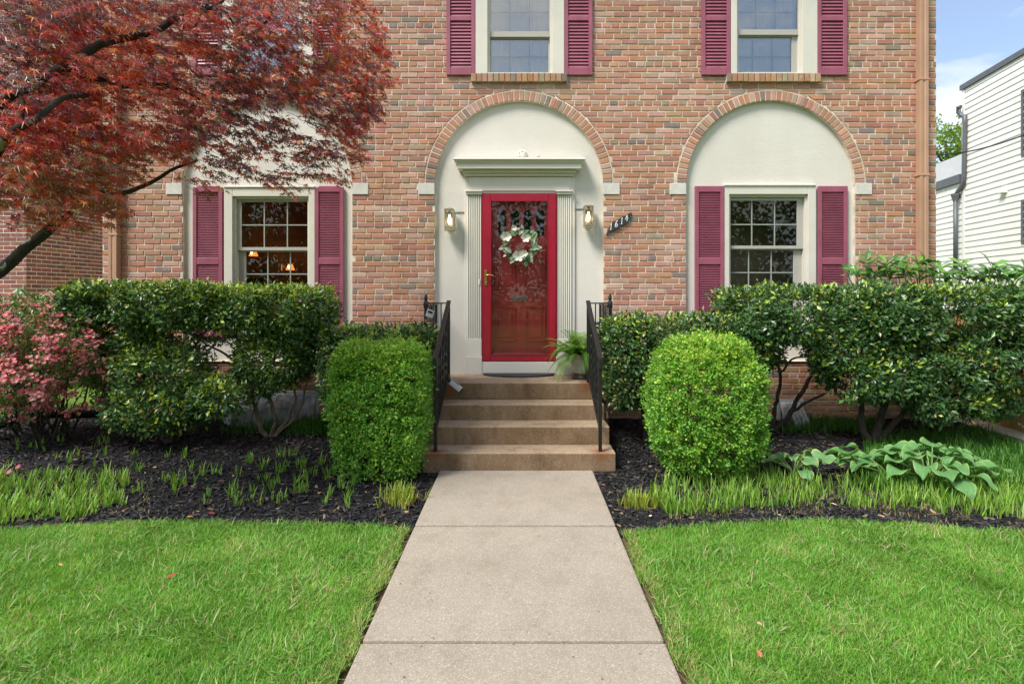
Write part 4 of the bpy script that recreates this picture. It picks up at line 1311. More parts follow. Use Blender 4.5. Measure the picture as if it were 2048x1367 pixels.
for X, Y, s in ((1012.5, 473.5, 0.075), (1051.5, 475.5, 0.07), (1037, 512, 0.08), (1049, 507, 0.05), (1028, 456, 0.045)):
    p = P(X, Y, 7.265)
    fl = obj('flower', MB().lathe([(0.0, -0.006), (0.010, 0.0), (0.008, 0.012), (0.0, 0.018)], (0, 0, 0), 8), m_gold, wr)
    fl.location = p + Vector((0, -0.012, 0))
    for k in range(6):
        a = k*math.pi/3 + rng.uniform(-0.2, 0.2)
        pe = link('petal', me_pt, None, None, pick([(0.74, 0.70, 0.58), (0.78, 0.77, 0.72)], [1, 1], 1, 0.05)[0])
        M_ = leaf_frame_matrix(Vector((0, -0.002*k, 0)), (math.cos(a), -0.25, math.sin(a)), (0, -1, 0), s*rng.uniform(0.85, 1.05))
        pe.location, pe.rotation_euler, pe.scale = M_.to_translation(), M_.to_euler(), M_.to_scale()
        pe.parent = fl

# ================================================================== WINDOW WELL COVERS AND DRAIN PIPE
mw, t, o = nodes('cloudy_plastic')
p = princ(t, None, ramp(t, noise_n(t, world_pos(t, (1, 1, 0.4)), 9, 5), [(0.35, (0.26, 0.30, 0.35)), (0.65, (0.80, 0.83, 0.86))]), 0.25, 0, 0.6)
tr = N(t, 'ShaderNodeBsdfTransparent'); mx_ = t.nodes.new('ShaderNodeMixShader'); mx_.inputs[0].default_value = 0.35
t.links.new(p.outputs[0], mx_.inputs[1]); t.links.new(tr.outputs[0], mx_.inputs[2]); t.links.new(mx_.outputs[0], o.inputs['Surface']); m_well = mw
def well(X0, X1, Ytop, label):
    x0, x1 = wx(X0, 7.2), wx(X1, 7.2); zt = wz(Ytop, 7.25); zb = 0.12
    wl = thing('window_well_cover', label, 'window well cover', ((x0+x1)/2, -0.2, zb), 'plastic window well covers')
    mb = MB(); n = 12; rows = [(0.0, zt), (0.10, zt-0.012), (0.30, zt-0.16), (0.36, zb)]
    vs = []
    for dp, z in rows:
        for i in range(n+1):
            s = i/n; xx = lerp(x0, x1, s); e = min(1.0, 4.0*min(s, 1-s)+0.12*(dp > 0)); vs.append((xx, -0.024-dp*e**0.6, z))
    mb.add(vs, [(r_*(n+1)+i, (r_+1)*(n+1)+i, (r_+1)*(n+1)+i+1, r_*(n+1)+i+1) for r_ in range(3) for i in range(n)])
    obj('bubble', mb, m_well, wl, smooth=True)
    fl = MB().box(x0-0.03, x1+0.03, -0.034, -0.0235, zt-0.002, zt+0.035).box(x0-0.03, x0+0.012, -0.034, -0.0235, zb, zt-0.0025).box(x1-0.012, x1+0.03, -0.034, -0.0235, zb, zt-0.0025)
    obj('flange', fl, m_grey, wl, bevel=0.003)
    for i in range(1, 5):
        s = i/5; xx = lerp(x0, x1, s); e = min(1.0, 4.0*min(s, 1-s)+0.12)**0.6
        obj('rib', MB().tube([(xx, -0.03-dp*e, z) for dp, z in rows], 0.008, 6), m_grey, wl)
well(442, 626, 789, 'cloudy plastic window well cover under the left hedge')
well(1568, 1612, 806, 'cloudy plastic window well cover behind the right holly trunks')

pts = [P(-60, 862, 6.5), P(0, 848, 6.6), P(40, 834, 6.7), P(90, 826, 6.8), P(150, 827, 6.85), P(205, 826, 6.95), P(236, 815, 7.15)]
path = []
for a, b in zip(pts[:-1], pts[1:]):
    for k in range(26): path.append(a.lerp(b, k/26))
path.append(pts[-1])
pipe = obj('drain_pipe', MB().tube(path, [0.058 if i % 3 else 0.047 for i in range(len(path))], 14), m_blk)
tag(pipe, 'black corrugated drain pipe on the mulch behind the pink azalea', 'drain pipe')

# ================================================================== FALLEN LEAVES
m_fall = leafmat('fallen_leaf', 0.7, 0.2, 0.1, 'obj')
me_fl = leafmesh('leaf', WLEAF, m_fall)
FALL = [(641, 988, (0.55, 0.30, 0.12), 'tan leaf lying on the mulch left of the yellow grass clump', 0.075),
        (386, 1038, (0.62, 0.24, 0.07), 'orange leaf lying by the lawn edge left of the walkway', 0.045),
        (430, 1032, (0.34, 0.04, 0.05), 'dark red leaf on the mulch right of the orange leaf', 0.05),
        (264, 976, (0.62, 0.55, 0.42), 'pale cream leaf on the mulch beside the left shoots', 0.04),
        (305, 940, (0.5, 0.33, 0.2), 'light brown leaf on the mulch under the left hedge', 0.05),
        (333, 1171, (0.36, 0.06, 0.05), 'red leaf standing in the left lawn', 0.05),
        (122, 1147, (0.70, 0.38, 0.10), 'orange leaf low in the left lawn', 0.045),
        (1522, 1336, (0.62, 0.18, 0.10), 'rusty red leaf in the right lawn near the bottom edge', 0.055),
        (1513, 1263, (0.62, 0.30, 0.20), 'small pinkish leaf in the right lawn', 0.03),
        (1676, 1015, (0.66, 0.48, 0.30), 'tan papery leaf among the right shoots', 0.06),
        (1300, 1037, (0.68, 0.6, 0.5), 'pale leaf on the mulch right of the walkway', 0.045),
        (1210, 972, (0.60, 0.25, 0.12), 'small rust leaf beside the right walkway edge', 0.04)]
for X, Y, c, lb, s in FALL:
    x, y = gxy(X, Y); onlawn = y < edge_y(x)
    z = 0.05 if onlawn else bed_z(x, y)+0.022
    o_ = link('fallen_leaf', me_fl, None, None, c)
    M_ = leaf_frame_matrix((x, y, z), (rng.normal(), rng.normal(), 0.12), (0.25*rng.normal(), -0.35, 1), s*1.0)
    o_.location, o_.rotation_euler, o_.scale = M_.to_translation(), M_.to_euler(), M_.to_scale()
    tag(o_, lb, 'leaf', 'fallen leaves')

# ================================================================== NEIGHBOURS
nb = thing('neighbour_brick_house', 'darker red brick neighbouring house seen behind the maple at far left', 'house', (-9, 4, 0.1))
NX, NY, NT = wx(53, DW+2.3), 2.3, 8.6
m_mortar2 = plain('pale_mortar', (0.78, 0.70, 0.62), 0.95, spec=0.2, var=0.15)
obj('wall', MB().box(NX-5, NX-0.006, NY+0.006, NY+9, -0.1, NT), m_mortar2, nb)
BN = [(0.30, 0.115, 0.085), (0.26, 0.10, 0.088), (0.21, 0.095, 0.088), (0.34, 0.155, 0.105)]
bl = []
ck = 0.069
for k in range(int(NT/ck)):
    z0 = 0.02+k*ck
    x = NX-3.2+(0.1 if k % 2 else 0)
    while x < NX-0.02:
        b = min(x+0.199, NX)
        if b-x > 0.04:
            vs, fs = brick_verts([(x, z0), (b, z0), (b, z0+0.057), (x, z0+0.057)], NY, 0.05); bl.append((vs, fs, pick(BN, [3, 3, 2, 1], 1)[0], (b, NY, z0)))
        x += 0.2095
    y = NY+0.004+(0 if k % 2 else 0.105)
    if k % 2 == 0:
        vs, fs = brick_verts([(NY+0.002, z0), (NY+0.095, z0), (NY+0.095, z0+0.057), (NY+0.002, z0+0.057)], 0, 0.05); bl.append(([(NX-yy, xx, zz) for xx, yy, zz in vs], fs, pick(BN, [3, 3, 2, 1], 1)[0], (NX, NY, z0)))
    while y < NY+5.2:
        vs, fs = brick_verts([(y, z0), (y+0.199, z0), (y+0.199, z0+0.057), (y, z0+0.057)], 0, 0.05)
        bl.append(([(NX-yy, xx, zz) for xx, yy, zz in vs], fs, pick(BN, [3, 3, 2, 1], 1)[0], (NX, y, z0)))
        y += 0.2095
def nvis(c):
    d = c[1]+DW; X = 1038+c[0]*F/d; Y = 592-(c[2]-EYE)*F/d
    return 2 < X < 198 and 430 < Y < 600
ones = [b for b in bl if nvis(b[3])]
ones = ones[:290]; ids = set(map(id, ones))
for b in ones: obj('brick', MB().add(b[0], b[1]), m_brick1, nb, color=b[2])
o_ = link('bricks', bricks_to_mesh('bricks', [b for b in bl if id(b) not in ids]), m_brick, nb); o_['kind'] = 'stuff'

m_siding = plain('white_siding', (0.80, 0.78, 0.73), 0.5, var=0.03, vscale=1.2, bscale=50, bstr=0.05)
m_fascia = plain('charcoal_trim', (0.10, 0.105, 0.115), 0.45, var=0.1)
m_annexwall = plain('pale_wall', (0.60, 0.61, 0.62), 0.7, var=0.06)
wh = thing('white_house', 'white clapboard house with charcoal gutters to the right of the brick house', 'house', (13, 7, 0))
A = Vector((wx(1926.5, 15.7), 15.7-DW, 0)); B = Vector((wx(2048, 13.42), 13.42-DW, 0)); dr = (B-A).normalized(); B2 = A+dr*6.5; C2 = A-dr*3.4
nrm = Vector((dr.y, -dr.x, 0))
if nrm.x > 0: nrm = -nrm          # faces the brick house
ztop = wz(180, 15.7); exp = 0.150
def boards(a, b, z0, z1, n0):
    k = 0; z = z0
    while z < z1:
        zz = min(z+exp, z1)
        mb = MB(); inn = -nrm*0.05
        q = [a+nrm*0.022, b+nrm*0.022, b+nrm*0.006, a+nrm*0.006]
        mb.add([(q[0].x, q[0].y, z), (q[1].x, q[1].y, z), (q[2].x, q[2].y, zz), (q[3].x, q[3].y, zz),
                ((a+inn).x, (a+inn).y, z), ((b+inn).x, (b+inn).y, z), ((b+inn).x, (b+inn).y, zz), ((a+inn).x, (a+inn).y, zz)],
               [(0,1,2,3), (0,4,5,1), (4,0,3,7), (1,5,6,2), (3,2,6,7)])
        obj('siding_board', mb, m_siding, wh)
        z += exp; k += 1
boards(A, B2, 0.1, ztop, 0)
za_top = wz(376, 16.6)
boards(C2, A-dr*0.02, 0.1, za_top, 0)
bk = -nrm*6
def slabv(a, b, z0, z1, off0, off1):
    pa, pb, pc, pd = a+nrm*off0, b+nrm*off0, b+nrm*off1, a+nrm*off1
    return [(pa.x, pa.y, z0), (pb.x, pb.y, z0), (pc.x, pc.y, z0), (pd.x, pd.y, z0), (pa.x, pa.y, z1), (pb.x, pb.y, z1), (pc.x, pc.y, z1), (pd.x, pd.y, z1)]
BF = [(0,1,2,3), (7,6,5,4), (0,4,5,1), (1,5,6,2), (2,6,7,3), (3,7,4,0)]
obj('wall', MB().add(slabv(A, B2, 0.0, ztop-0.01, -0.05, -6), BF).add(slabv(C2, A-dr*0.02, 0.0, za_top-0.01, -0.05, -6), BF), m_siding, wh)
obj('roof_edge', MB().add(slabv(A-dr*0.06, B2, ztop, ztop+0.13, 0.06, -6.1), BF), m_fascia, wh)
obj('fascia', MB().add(slabv(C2, A-dr*0.05, za_top+0.001, za_top+0.22, 0.07, -0.1), BF), m_fascia, wh)
obj('annex_upper_wall', MB().add(slabv(C2, A-dr*0.05, za_top+0.2, za_top+0.95, -0.5, -4), BF), m_annexwall, wh)  # white upper wall set back above the annex fascia
obj('corner_board', MB().add(slabv(A-dr*0.01, A+dr*0.09, 0.1, ztop-0.001, 0.03, -0.02), BF), m_siding, wh)
def wpt(X, Y, off):
    """point on the siding plane pushed out by off, seen at a pixel"""
    k = (X-1038)/F      # x = k*d, y = d-DW
    p0 = A+nrm*off
    d = (p0.x*dr.y - (p0.y+DW)*dr.x)/(k*dr.y - dr.x)
    return Vector((k*d, d-DW, wz(Y, d)))
gp = MB()
gp.tube([wpt(1921, 214, 0.12), wpt(1917, 214, 0.14), wpt(1917, 225, 0.13), wpt(1923, 231, 0.08), wpt(1929.5, 233, 0.07), wpt(1930, 245, 0.07), wpt(1928, 350, 0.07), wpt(1927, 366, 0.07), wpt(1917, 381, 0.09), wpt(1912, 390, 0.12)], 0.055, 10)
gp.tube([wpt(1911, 395, 0.12), wpt(1911, 540, 0.12)], 0.055, 10)
obj('downspout', gp, m_fascia, wh, smooth=True)
cb = wpt(1911, 396, 0.12)
obj('collector_box', MB().lathe([(0.06, -0.12), (0.13, 0.07), (0.13, 0.11)], cb, 4), m_fascia, wh)
vp = wpt(2006, 384, 0.05)
obj('vent', MB().obox(vp, dr, nrm, (0,0,1), 0.10, 0.06, 0.03).obox(vp+Vector((0,0,0.06)), dr, nrm, (0.0,0,1), 0.08, 0.03, 0.05), m_siding, wh, bevel=0.01)
m_dglass = glassmat('dark_glass', (0.3, 0.33, 0.36), 2.5)
for Ya, Yb in ((181, 313), (400, 487)):
    a = wpt(2042.5, (Ya+Yb)/2, 0.03); z1, z0 = wpt(2042.5, Ya, 0.03).z, wpt(2042.5, Yb, 0.03).z
    fr_ = MB()
    for s0, s1, za, zb2 in ((0, 0.07, z0, z1), (1.03, 1.10, z0, z1), (0.0705, 1.0295, z0, z0+0.07), (0.0705, 1.0295, z1-0.07, z1)):
        pa = Vector((a.x, a.y, 0))+dr*s0; pb = Vector((a.x, a.y, 0))+dr*s1
        fr_.add(slabv(pa, pb, za, zb2, 0.01, -0.03), BF)
    wn = obj('window', fr_, m_fascia, wh)
    pa = Vector((a.x, a.y, 0))+dr*0.06; pb = Vector((a.x, a.y, 0))+dr*1.04
    obj('pane', MB().add(slabv(pa, pb, z0+0.06, z1-0.06, -0.012, -0.018), BF), m_dark, wn)

# power cable
ca, cb_ = P(1850, 312, 14.0), P(2070, 262, 12.0)
cbl = [ca.lerp(cb_, k/16)-Vector((0, 0, 0.12*math.sin(math.pi*k/16))) for k in range(-2, 22)]
cable = obj('power_cable', MB().tube(cbl, 0.014, 6), m_blk)
tag(cable, 'thin black power cable crossing in front of the white house', 'cable')

# side path and wooden fence on the right
m_path = concrete('pale_concrete', (0.58, 0.52, 0.44), (0.50, 0.44, 0.37), ((0.3, 0.25, 0.2), (0.5, 0.42, 0.33), (0.7, 0.66, 0.6)), 0.3, 90, 0.5)
o_ = obj('side_yard', MB().add([(5.32, -3.4, -0.01), (30, -3.4, -0.01), (30, -1.3, 0.10), (5.32, -1.3, 0.10)], [(0,1,2,3)]), m_lawn, kind='structure')
pv = []
for yy, zz in ((-6.0, 0.03), (-3.4, 0.05), (-1.3, 0.165), (0.0, 0.175), (9.0, 0.175)):
    pv += [(5.33, yy, zz), (5.62, yy, zz), (5.33, yy, zz-0.14), (5.62, yy, zz-0.14)]
pf = [(0, 2, 3, 1)]
for i in range(4):
    a = 4*i; pf += [(a, a+1, a+5, a+4), (a, a+4, a+6, a+2), (a+1, a+3, a+7, a+5)]
o_ = obj('side_path', MB().add(pv, pf), m_path, bevel=0.006); o_['kind'] = 'structure'
m_fence = [plain('cedar_board_%d' % i, c, 0.75, var=0.22, vscale=4, bscale=60, bstr=0.3) for i, c in enumerate([(0.50, 0.29, 0.12), (0.56, 0.35, 0.16), (0.44, 0.25, 0.105)])]
fc = thing('wooden_fence', 'tan cedar board fence beside the pale path at far right', 'fence', (5.67, 1, 0.14))
y = -0.9; fmes = []
for i in range(28):
    wdt = 0.138
    obj('board', MB().box(5.66, 5.68, y, y+wdt, 0.145, 1.50+0.01*(i % 2)), m_fence[i % 3], fc, bevel=0.002)
    y += 0.143
for z in (0.35, 1.15): obj('rail', MB().box(5.6805, 5.72, -0.9, 3.1, z, z+0.085), m_fence[2], fc)
# ================================================================== PLANTS
m_bark = plain('shrub_bark', (0.060, 0.045, 0.034), 0.9, var=0.35, vscale=18, bscale=90, bstr=0.8)
m_bark2 = plain('pale_bark', (0.16, 0.12, 0.085), 0.9, var=0.35, vscale=18, bscale=90, bstr=0.8)
mm_, t, o = nodes('maple_bark')
wp = world_pos(t)
c = ramp(t, noise_n(t, world_pos(t, (1, 1, 0.6)), 20, 6, 0.7), [(0.3, (0.018, 0.015, 0.013)), (0.6, (0.045, 0.040, 0.033)), (0.8, (0.085, 0.085, 0.06))])
c = mixc(t, ramp(t, noise_n(t, wp, 7.5, 3, 0.6), [(0.62, 0.0), (0.66, 0.85)]), c, (0.30, 0.32, 0.27))     # lichen
princ(t, o, c, 0.9, 0, 0.25, bump(t, noise_n(t, wp, 60, 6, 0.7), 0.9, 0.012)); m_maplebark = mm_

m_pet = plain('hosta_petiole', (0.16, 0.27, 0.08), 0.5, var=0.2)
m_box = leafmat('boxwood_leaf', 0.42, 0.45, 0.34)
m_holly = leafmat('holly_leaf', 0.36, 0.6, 0.22)
m_grass = leafmat('grass_blade', 0.5, 0.35, 0.38)
m_shoot = leafmat('shoot_blade', 0.42, 0.4, 0.36)
m_far = leafmat('tree_leaf', 0.5, 0.3, 0.4)

def smooth_path(pts, n=5):
    """Catmull-Rom through the points"""
    pts = [Vector(p) for p in pts]; out = []
    ext = [pts[0]*2-pts[1]] + pts + [pts[-1]*2-pts[-2]]
    for i in range(1, len(ext)-2):
        a, b, c_, d = ext[i-1], ext[i], ext[i+1], ext[i+2]
        for k in range(n):
            t_ = k/n
            out.append(0.5*((2*b)+(c_-a)*t_+(2*a-5*b+4*c_-d)*t_*t_+(3*b-a-3*c_+d)*t_**3))
    out.append(pts[-1]); return out

def limb(mb, pts, r0, r1, n=7, wob=0.0):
    p = smooth_path(pts)
    m = len(p)
    if wob: p = [q + Vector((noise.noise(q*9), noise.noise(q*9+Vector((5, 1, 2))), noise.noise(q*9+Vector((1, 7, 3)))))*wob for q in p]
    mb.tube(p, [lerp(r0, r1, (i/(m-1))**0.8)*(1+0.10*noise.noise(q*14)) for i, q in enumerate(p)], n)

def shell_points(clumps, n, f0=0.55, gap=-0.9, gs=3.0, back=0.5, seed=0, gapfn=None):
    """points inside superellipsoids (centre, radii, power, weight), dense towards their surface; with outward normals"""
    P_, N_ = [], []
    wsum = sum(c[3] for c in clumps)
    for c, r, p, wt in clumps:
        want = int(n*wt/wsum); got = 0; c = np.array(c, float); r = np.array(r, float)
        while got < want:
            q = rng.uniform(-1, 1, (want*3, 3))*1.04
            f = (np.abs(q)**p).sum(1)**(1/p)
            pw = q*r+c
            lump = np.array([noise.noise(Vector(v)*4.5+Vector((seed, 0, 0))) for v in pw])*0.10/np.min(r)*0.3
            f = f+lump
            k = (f < 1) & (rng.random(len(q)) < np.clip((f-f0)/(1-f0), 0.02, 1)**1.3)
            k &= ~((q[:, 1] > 0.25) & (rng.random(len(q)) > back))
            q, pw = q[k], pw[k]
            if gap > -0.9:
                g_ = np.array([noise.noise(Vector(v)*gs+Vector((seed+9, 3, 1))) for v in pw]); kk = g_ > gap; q, pw = q[kk], pw[kk]
            g = np.sign(q)*np.abs(q)**(p-1)/r
            g /= np.maximum(np.linalg.norm(g, axis=1, keepdims=True), 1e-9)
            P_.append(pw); N_.append(g); got += len(pw)
            if len(pw) == 0: break
    return np.concatenate(P_), np.concatenate(N_)

def tufts(pts, nor, k, spread, leaf, tpl, palette, weights, mat, name, parent, aspect=1.0, upbias=0.35, tipcol=None, tipfrac=0.0, jit=0.2, tipfn=None):
    """a tuft of k leaves round every point, opening outwards"""
    n = len(pts)
    pos = np.repeat(pts, k, 0)+rng.normal(size=(n*k, 3))*spread
    no = np.repeat(nor, k, 0)
    tw = unit(n); tw = np.repeat(tw, k, 0)
    d = no*0.75+tw*0.35+rng.normal(size=(n*k, 3))*0.62+np.array([0, 0, upbias])
    nn = no*0.85+np.array([0, -0.12, 0.55])+rng.normal(size=(n*k, 3))*0.45
    col = pick(palette, weights, n*k, jit)
    if tipcol is not None:
        tp = (rng.random(n) < tipfrac) if tipfn is None else tipfn(pts, nor)
        tp = np.repeat(tp, k) & (rng.random(n*k) < 0.75)
        col[tp] = pick([tipcol], [1], int(tp.sum()), 0.25)
    size = leaf*rng.uniform(0.45, 1.35, n*k)*np.repeat(rng.uniform(0.75, 1.25, n), k)
    me = scatter_mesh(name, tpl[0], tpl[1], pos, d, nn, size, col, width=size*aspect*rng.uniform(0.8, 1.2, n*k))
    o_ = link(name, me, mat, parent); o_['kind'] = 'stuff'
    return o_

# ------------------------------------------------------------------ clipped boxwoods
def boxwood(label, X, d, hx, hy, z0, z1, pw, seed):
    cx = wx(X, d); cy_ = d-DW
    b = thing('boxwood', label, 'boxwood', (cx, cy_, float(gz(cy_))), 'clipped boxwoods flanking the steps')
    cl = [((cx, cy_, (z0+z1)/2), (hx, hy, (z1-z0)/2), pw, 1)]
    p, n_ = shell_points(cl, 10500, 0.66, -0.13, 11.0, 0.4, seed)
    sh_ = rng.random(len(p)) < 0.05; p[sh_] += n_[sh_]*rng.uniform(0.03, 0.075, (int(sh_.sum()), 1))
    lowd = rng.random(len(p)) < np.clip((z0+0.42-p[:, 2])/0.30, 0, 0.88)
    sq = 1-0.20*np.clip((z0+0.55-p[:, 2])/0.55, 0, 1)**1.5
    p[:, 0] = cx+(p[:, 0]-cx)*sq; p[:, 1] = cy_+(p[:, 1]-cy_)*sq
    p, n_ = p[~lowd], n_[~lowd]
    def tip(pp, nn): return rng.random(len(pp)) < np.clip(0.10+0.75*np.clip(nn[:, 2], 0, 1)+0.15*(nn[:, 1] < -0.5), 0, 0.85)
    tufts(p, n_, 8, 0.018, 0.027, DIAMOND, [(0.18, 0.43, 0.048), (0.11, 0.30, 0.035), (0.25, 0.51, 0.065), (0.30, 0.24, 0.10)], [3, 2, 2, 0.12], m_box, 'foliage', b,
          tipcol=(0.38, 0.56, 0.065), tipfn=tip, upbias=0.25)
    mb = MB()
    for i in range(16):
        a = rng.uniform(0, 6.283); e = rng.uniform(0.3, 0.85)
        q = Vector((cx+hx*e*math.cos(a), cy_+hy*e*math.sin(a), rng.uniform(z0+0.3, z1-0.15)))
        limb(mb, [(cx+0.10*math.cos(a), cy_+0.10*math.sin(a), gz(cy_)-0.03), (cx+0.45*hx*e*math.cos(a), cy_+0.45*hy*e*math.sin(a), z0+0.16), q], 0.014, 0.004, 5, 0.02)
    obj('branches', mb, m_bark2, b)
    return b
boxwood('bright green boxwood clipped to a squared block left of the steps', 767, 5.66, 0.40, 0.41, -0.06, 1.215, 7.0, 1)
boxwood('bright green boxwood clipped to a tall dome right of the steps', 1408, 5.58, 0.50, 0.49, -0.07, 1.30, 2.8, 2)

# ------------------------------------------------------------------ holly hedges
HOL = [(0.055, 0.14, 0.036), (0.08, 0.18, 0.042), (0.038, 0.105, 0.036), (0.16, 0.28, 0.045), (0.48, 0.32, 0.18)]
def E(X, Y, d, rx, ry, rd, p=2.4, wt=1.0):
    c = P(X, Y, d); return ((c.x, c.y, c.z), (rx*d/F, rd, ry*d/F), p, wt)
def holly(label, base, clumps, n, leaf, stems, weights, tipfrac, seed, gap=-0.28, group='holly hedges under the windows', k=6, bark=None):
    h = thing('holly_hedge', label, 'hedge', (base.x, base.y, base.z), group)
    p, n_ = shell_points(clumps, n, 0.42, gap, 3.3, 0.45, seed)
    kp = p[:, 1] < -0.06
    p, n_ = p[kp], n_[kp]
    def tip(pp, nn): return rng.random(len(pp)) < tipfrac*(0.35+1.3*np.clip(nn[:, 2], 0, 1))
    tufts(p, n_, k, 0.034, leaf, OVAL, HOL, weights, m_holly, 'foliage', h, aspect=0.95, tipcol=(0.36, 0.48, 0.05), tipfn=tip, upbias=0.15)
    for pts, r0, r1 in stems:
        mb = MB(); limb(mb, pts, r0, r1, 7, 0.03); obj('trunk' if r0 > 0.02 else 'branch', mb, bark or m_bark, h)
    tw = MB()                                    # fine twigs inside
    for i in range(170):
        j = rng.integers(len(p)); q = Vector(p[j]); r_ = Vector(n_[j])
        s = q-r_*rng.uniform(0.12, 0.32)+Vector((0, 0.05, -rng.uniform(0.05, 0.2)))
        tw.tube([s, s.lerp(q, 0.5)+Vector(rng.normal(size=3)*0.02), q], [0.005, 0.004, 0.002], 4, cap=False)
    obj('twigs', tw, bark or m_bark, h)['kind'] = 'stuff'
    return h
def S(px, d, r0, r1):
    """stem through pixels, all at about depth d (or (X, Y, d))"""
    return ([P(q[0], q[1], q[2] if len(q) > 2 else d) for q in px], r0, r1)

b1 = bedpt(335, 884); b2 = bedpt(537, 874); d1, d2 = b1.y+DW, b2.y+DW
holly('glossy holly shrub with a low skirt of leaves beside the pink azalea', b1,
      [E(298, 610, 6.55, 146, 36, 0.38, 7.0, 3.8), E(250, 655, 6.6, 62, 46, 0.32, 2.4, 1.1), E(300, 690, 6.6, 50, 50, 0.30, 2.4, 0.7), E(335, 745, 6.5, 88, 58, 0.40, 2.4, 1.5),
       E(325, 810, 6.45, 98, 46, 0.42, 2.4, 1.5), E(445, 790, 6.35, 52, 34, 0.28, 2.4, 0.6), E(240, 740, 6.6, 50, 60, 0.3, 2.4, 0.5), E(430, 662, 6.75, 52, 20, 0.2, 2.2, 0.25)], 4900, 0.051,
      [S([(335, 888), (332, 830), (325, 760), (300, 690), (240, 635)], d1, 0.034, 0.012), S([(338, 888), (352, 820), (345, 740), (330, 690), (285, 645)], d1, 0.03, 0.01),
       S([(333, 888), (300, 830), (270, 770), (250, 700)], d1, 0.024, 0.008), S([(345, 740), (390, 690), (420, 650), (430, 620)], d1, 0.018, 0.007), S([(320, 700), (350, 660), (370, 610)], d1, 0.016, 0.006)],
      [3, 3, 2, 1.6, 0.16], 0.34, 11)
holly('glossy holly shrub with bare forked stems in front of the well cover', b2,
      [E(542, 616, 6.62, 118, 36, 0.38, 7.0, 3.2), E(590, 660, 6.7, 66, 42, 0.34, 2.4, 1.3), E(545, 722, 6.65, 74, 52, 0.34, 2.3, 1.2), E(622, 690, 6.8, 34, 50, 0.25, 2.3, 0.5),
       E(505, 765, 6.6, 44, 26, 0.22, 2.3, 0.3)], 3900, 0.049,
      [S([(537, 880), (516, 840), (506, 800), (492, 735), (470, 665), (440, 630)], d2, 0.030, 0.010), S([(538, 880), (550, 835), (537, 790), (548, 725), (560, 650)], d2, 0.028, 0.009),
       S([(541, 878), (575, 838), (592, 800), (586, 755), (600, 690)], d2, 0.021, 0.008), S([(545, 876), (596, 826), (606, 790), (618, 735), (624, 690)], d2, 0.016, 0.006),
       S([(492, 735), (440, 700), (400, 680), (372, 655)], d2, 0.016, 0.006), S([(548, 725), (510, 690), (480, 680), (452, 690)], d2, 0.014, 0.005)],
      [3, 3, 1.6, 2.2, 0.26], 0.5, 12, bark=m_bark2)
bl_ = bedpt(770, 890)
holly('low clipped holly hedge rising behind the squared boxwood', Vector((wx(765, 6.6), -0.75, 0.1)),
      [E(765, 715, 6.6, 108, 56, 0.34, 7.0, 1), E(690, 760, 6.6, 42, 60, 0.3, 2.6, 0.35)], 2300, 0.049,
      [S([(700, 900), (700, 830), (695, 760), (720, 700)], 6.6, 0.022, 0.008), S([(810, 900), (800, 800), (790, 700)], 6.6, 0.022, 0.008)], [3, 2.4, 1.6, 1.2, 0.75], 0.18, 13, gap=-0.4)
holly('low clipped holly hedge with tan dead leaves rising behind the domed boxwood', Vector((wx(1350, 6.5), -0.85, 0.1)),
      [E(1365, 690, 6.5, 158, 54, 0.36, 6.5, 1.6), E(1262, 735, 6.5, 54, 76, 0.34, 2.8, 0.8), E(1490, 690, 6.6, 70, 50, 0.3, 2.6, 0.6)], 3800, 0.050,
      [S([(1290, 880), (1285, 820), (1270, 760), (1250, 700)], 6.5, 0.024, 0.008), S([(1300, 880), (1330, 800), (1350, 730)], 6.5, 0.024, 0.008), S([(1420, 880), (1430, 780), (1450, 700)], 6.6, 0.022, 0.008)],
      [3, 2.6, 1.8, 1.0, 0.62], 0.14, 14, gap=-0.4)
b3 = bedpt(1745, 892); d3 = b3.y+DW; b4 = bedpt(1545, 862); d4 = b4.y+DW
holly('tall dark holly hedge with stout leaning trunks under the right window', b3,
      [E(1620, 629, 6.45, 172, 49, 0.42, 6.5, 3.2), E(1900, 634, 6.4, 240, 55, 0.45, 7.0, 5.0), E(1700, 690, 6.35, 86, 44, 0.36, 2.4, 1.1), E(1725, 755, 6.25, 78, 44, 0.36, 2.4, 1.0), E(1660, 738, 6.35, 30, 26, 0.2, 2.3, 0.2),
       E(1835, 735, 6.3, 96, 70, 0.40, 2.4, 1.5), E(1960, 715, 6.3, 104, 60, 0.40, 2.4, 1.3), E(1890, 805, 6.2, 78, 28, 0.28, 2.4, 0.55), E(2070, 725, 6.3, 80, 80, 0.4, 2.4, 0.8), E(1990, 805, 6.3, 60, 26, 0.22, 2.4, 0.3)],
      9300, 0.053,
      [S([(1743, 900), (1722, 835), (1726, 750), (1720, 650)], d3, 0.042, 0.014), S([(1746, 900), (1768, 810), (1790, 740), (1802, 650)], d3, 0.050, 0.015),
       S([(1752, 895), (1800, 832), (1855, 790), (1925, 745), (1990, 700)], d3, 0.036, 0.011), S([(1790, 740), (1840, 690), (1900, 650)], d3, 0.022, 0.008), S([(1726, 750), (1680, 700), (1640, 660)], d3, 0.022, 0.008),
       S([(1855, 790), (1930, 790), (2000, 760), (2060, 700)], d3, 0.018, 0.007),
       S([(1535, 880), (1580, 825), (1612, 770), (1642, 720), (1700, 680)], d4, 0.036, 0.013), S([(1540, 875), (1554, 800), (1560, 745), (1546, 690), (1572, 640)], d4, 0.028, 0.010),
       S([(1580, 825), (1620, 800), (1660, 780), (1700, 730)], d4, 0.020, 0.008), S([(1560, 745), (1590, 715), (1640, 715)], d4, 0.016, 0.006), S([(1546, 690), (1520, 660), (1500, 630)], d4, 0.014, 0.006)],
      [3, 2.6, 2.2, 0.8, 0.10], 0.22, 15, gap=-0.16, k=6)

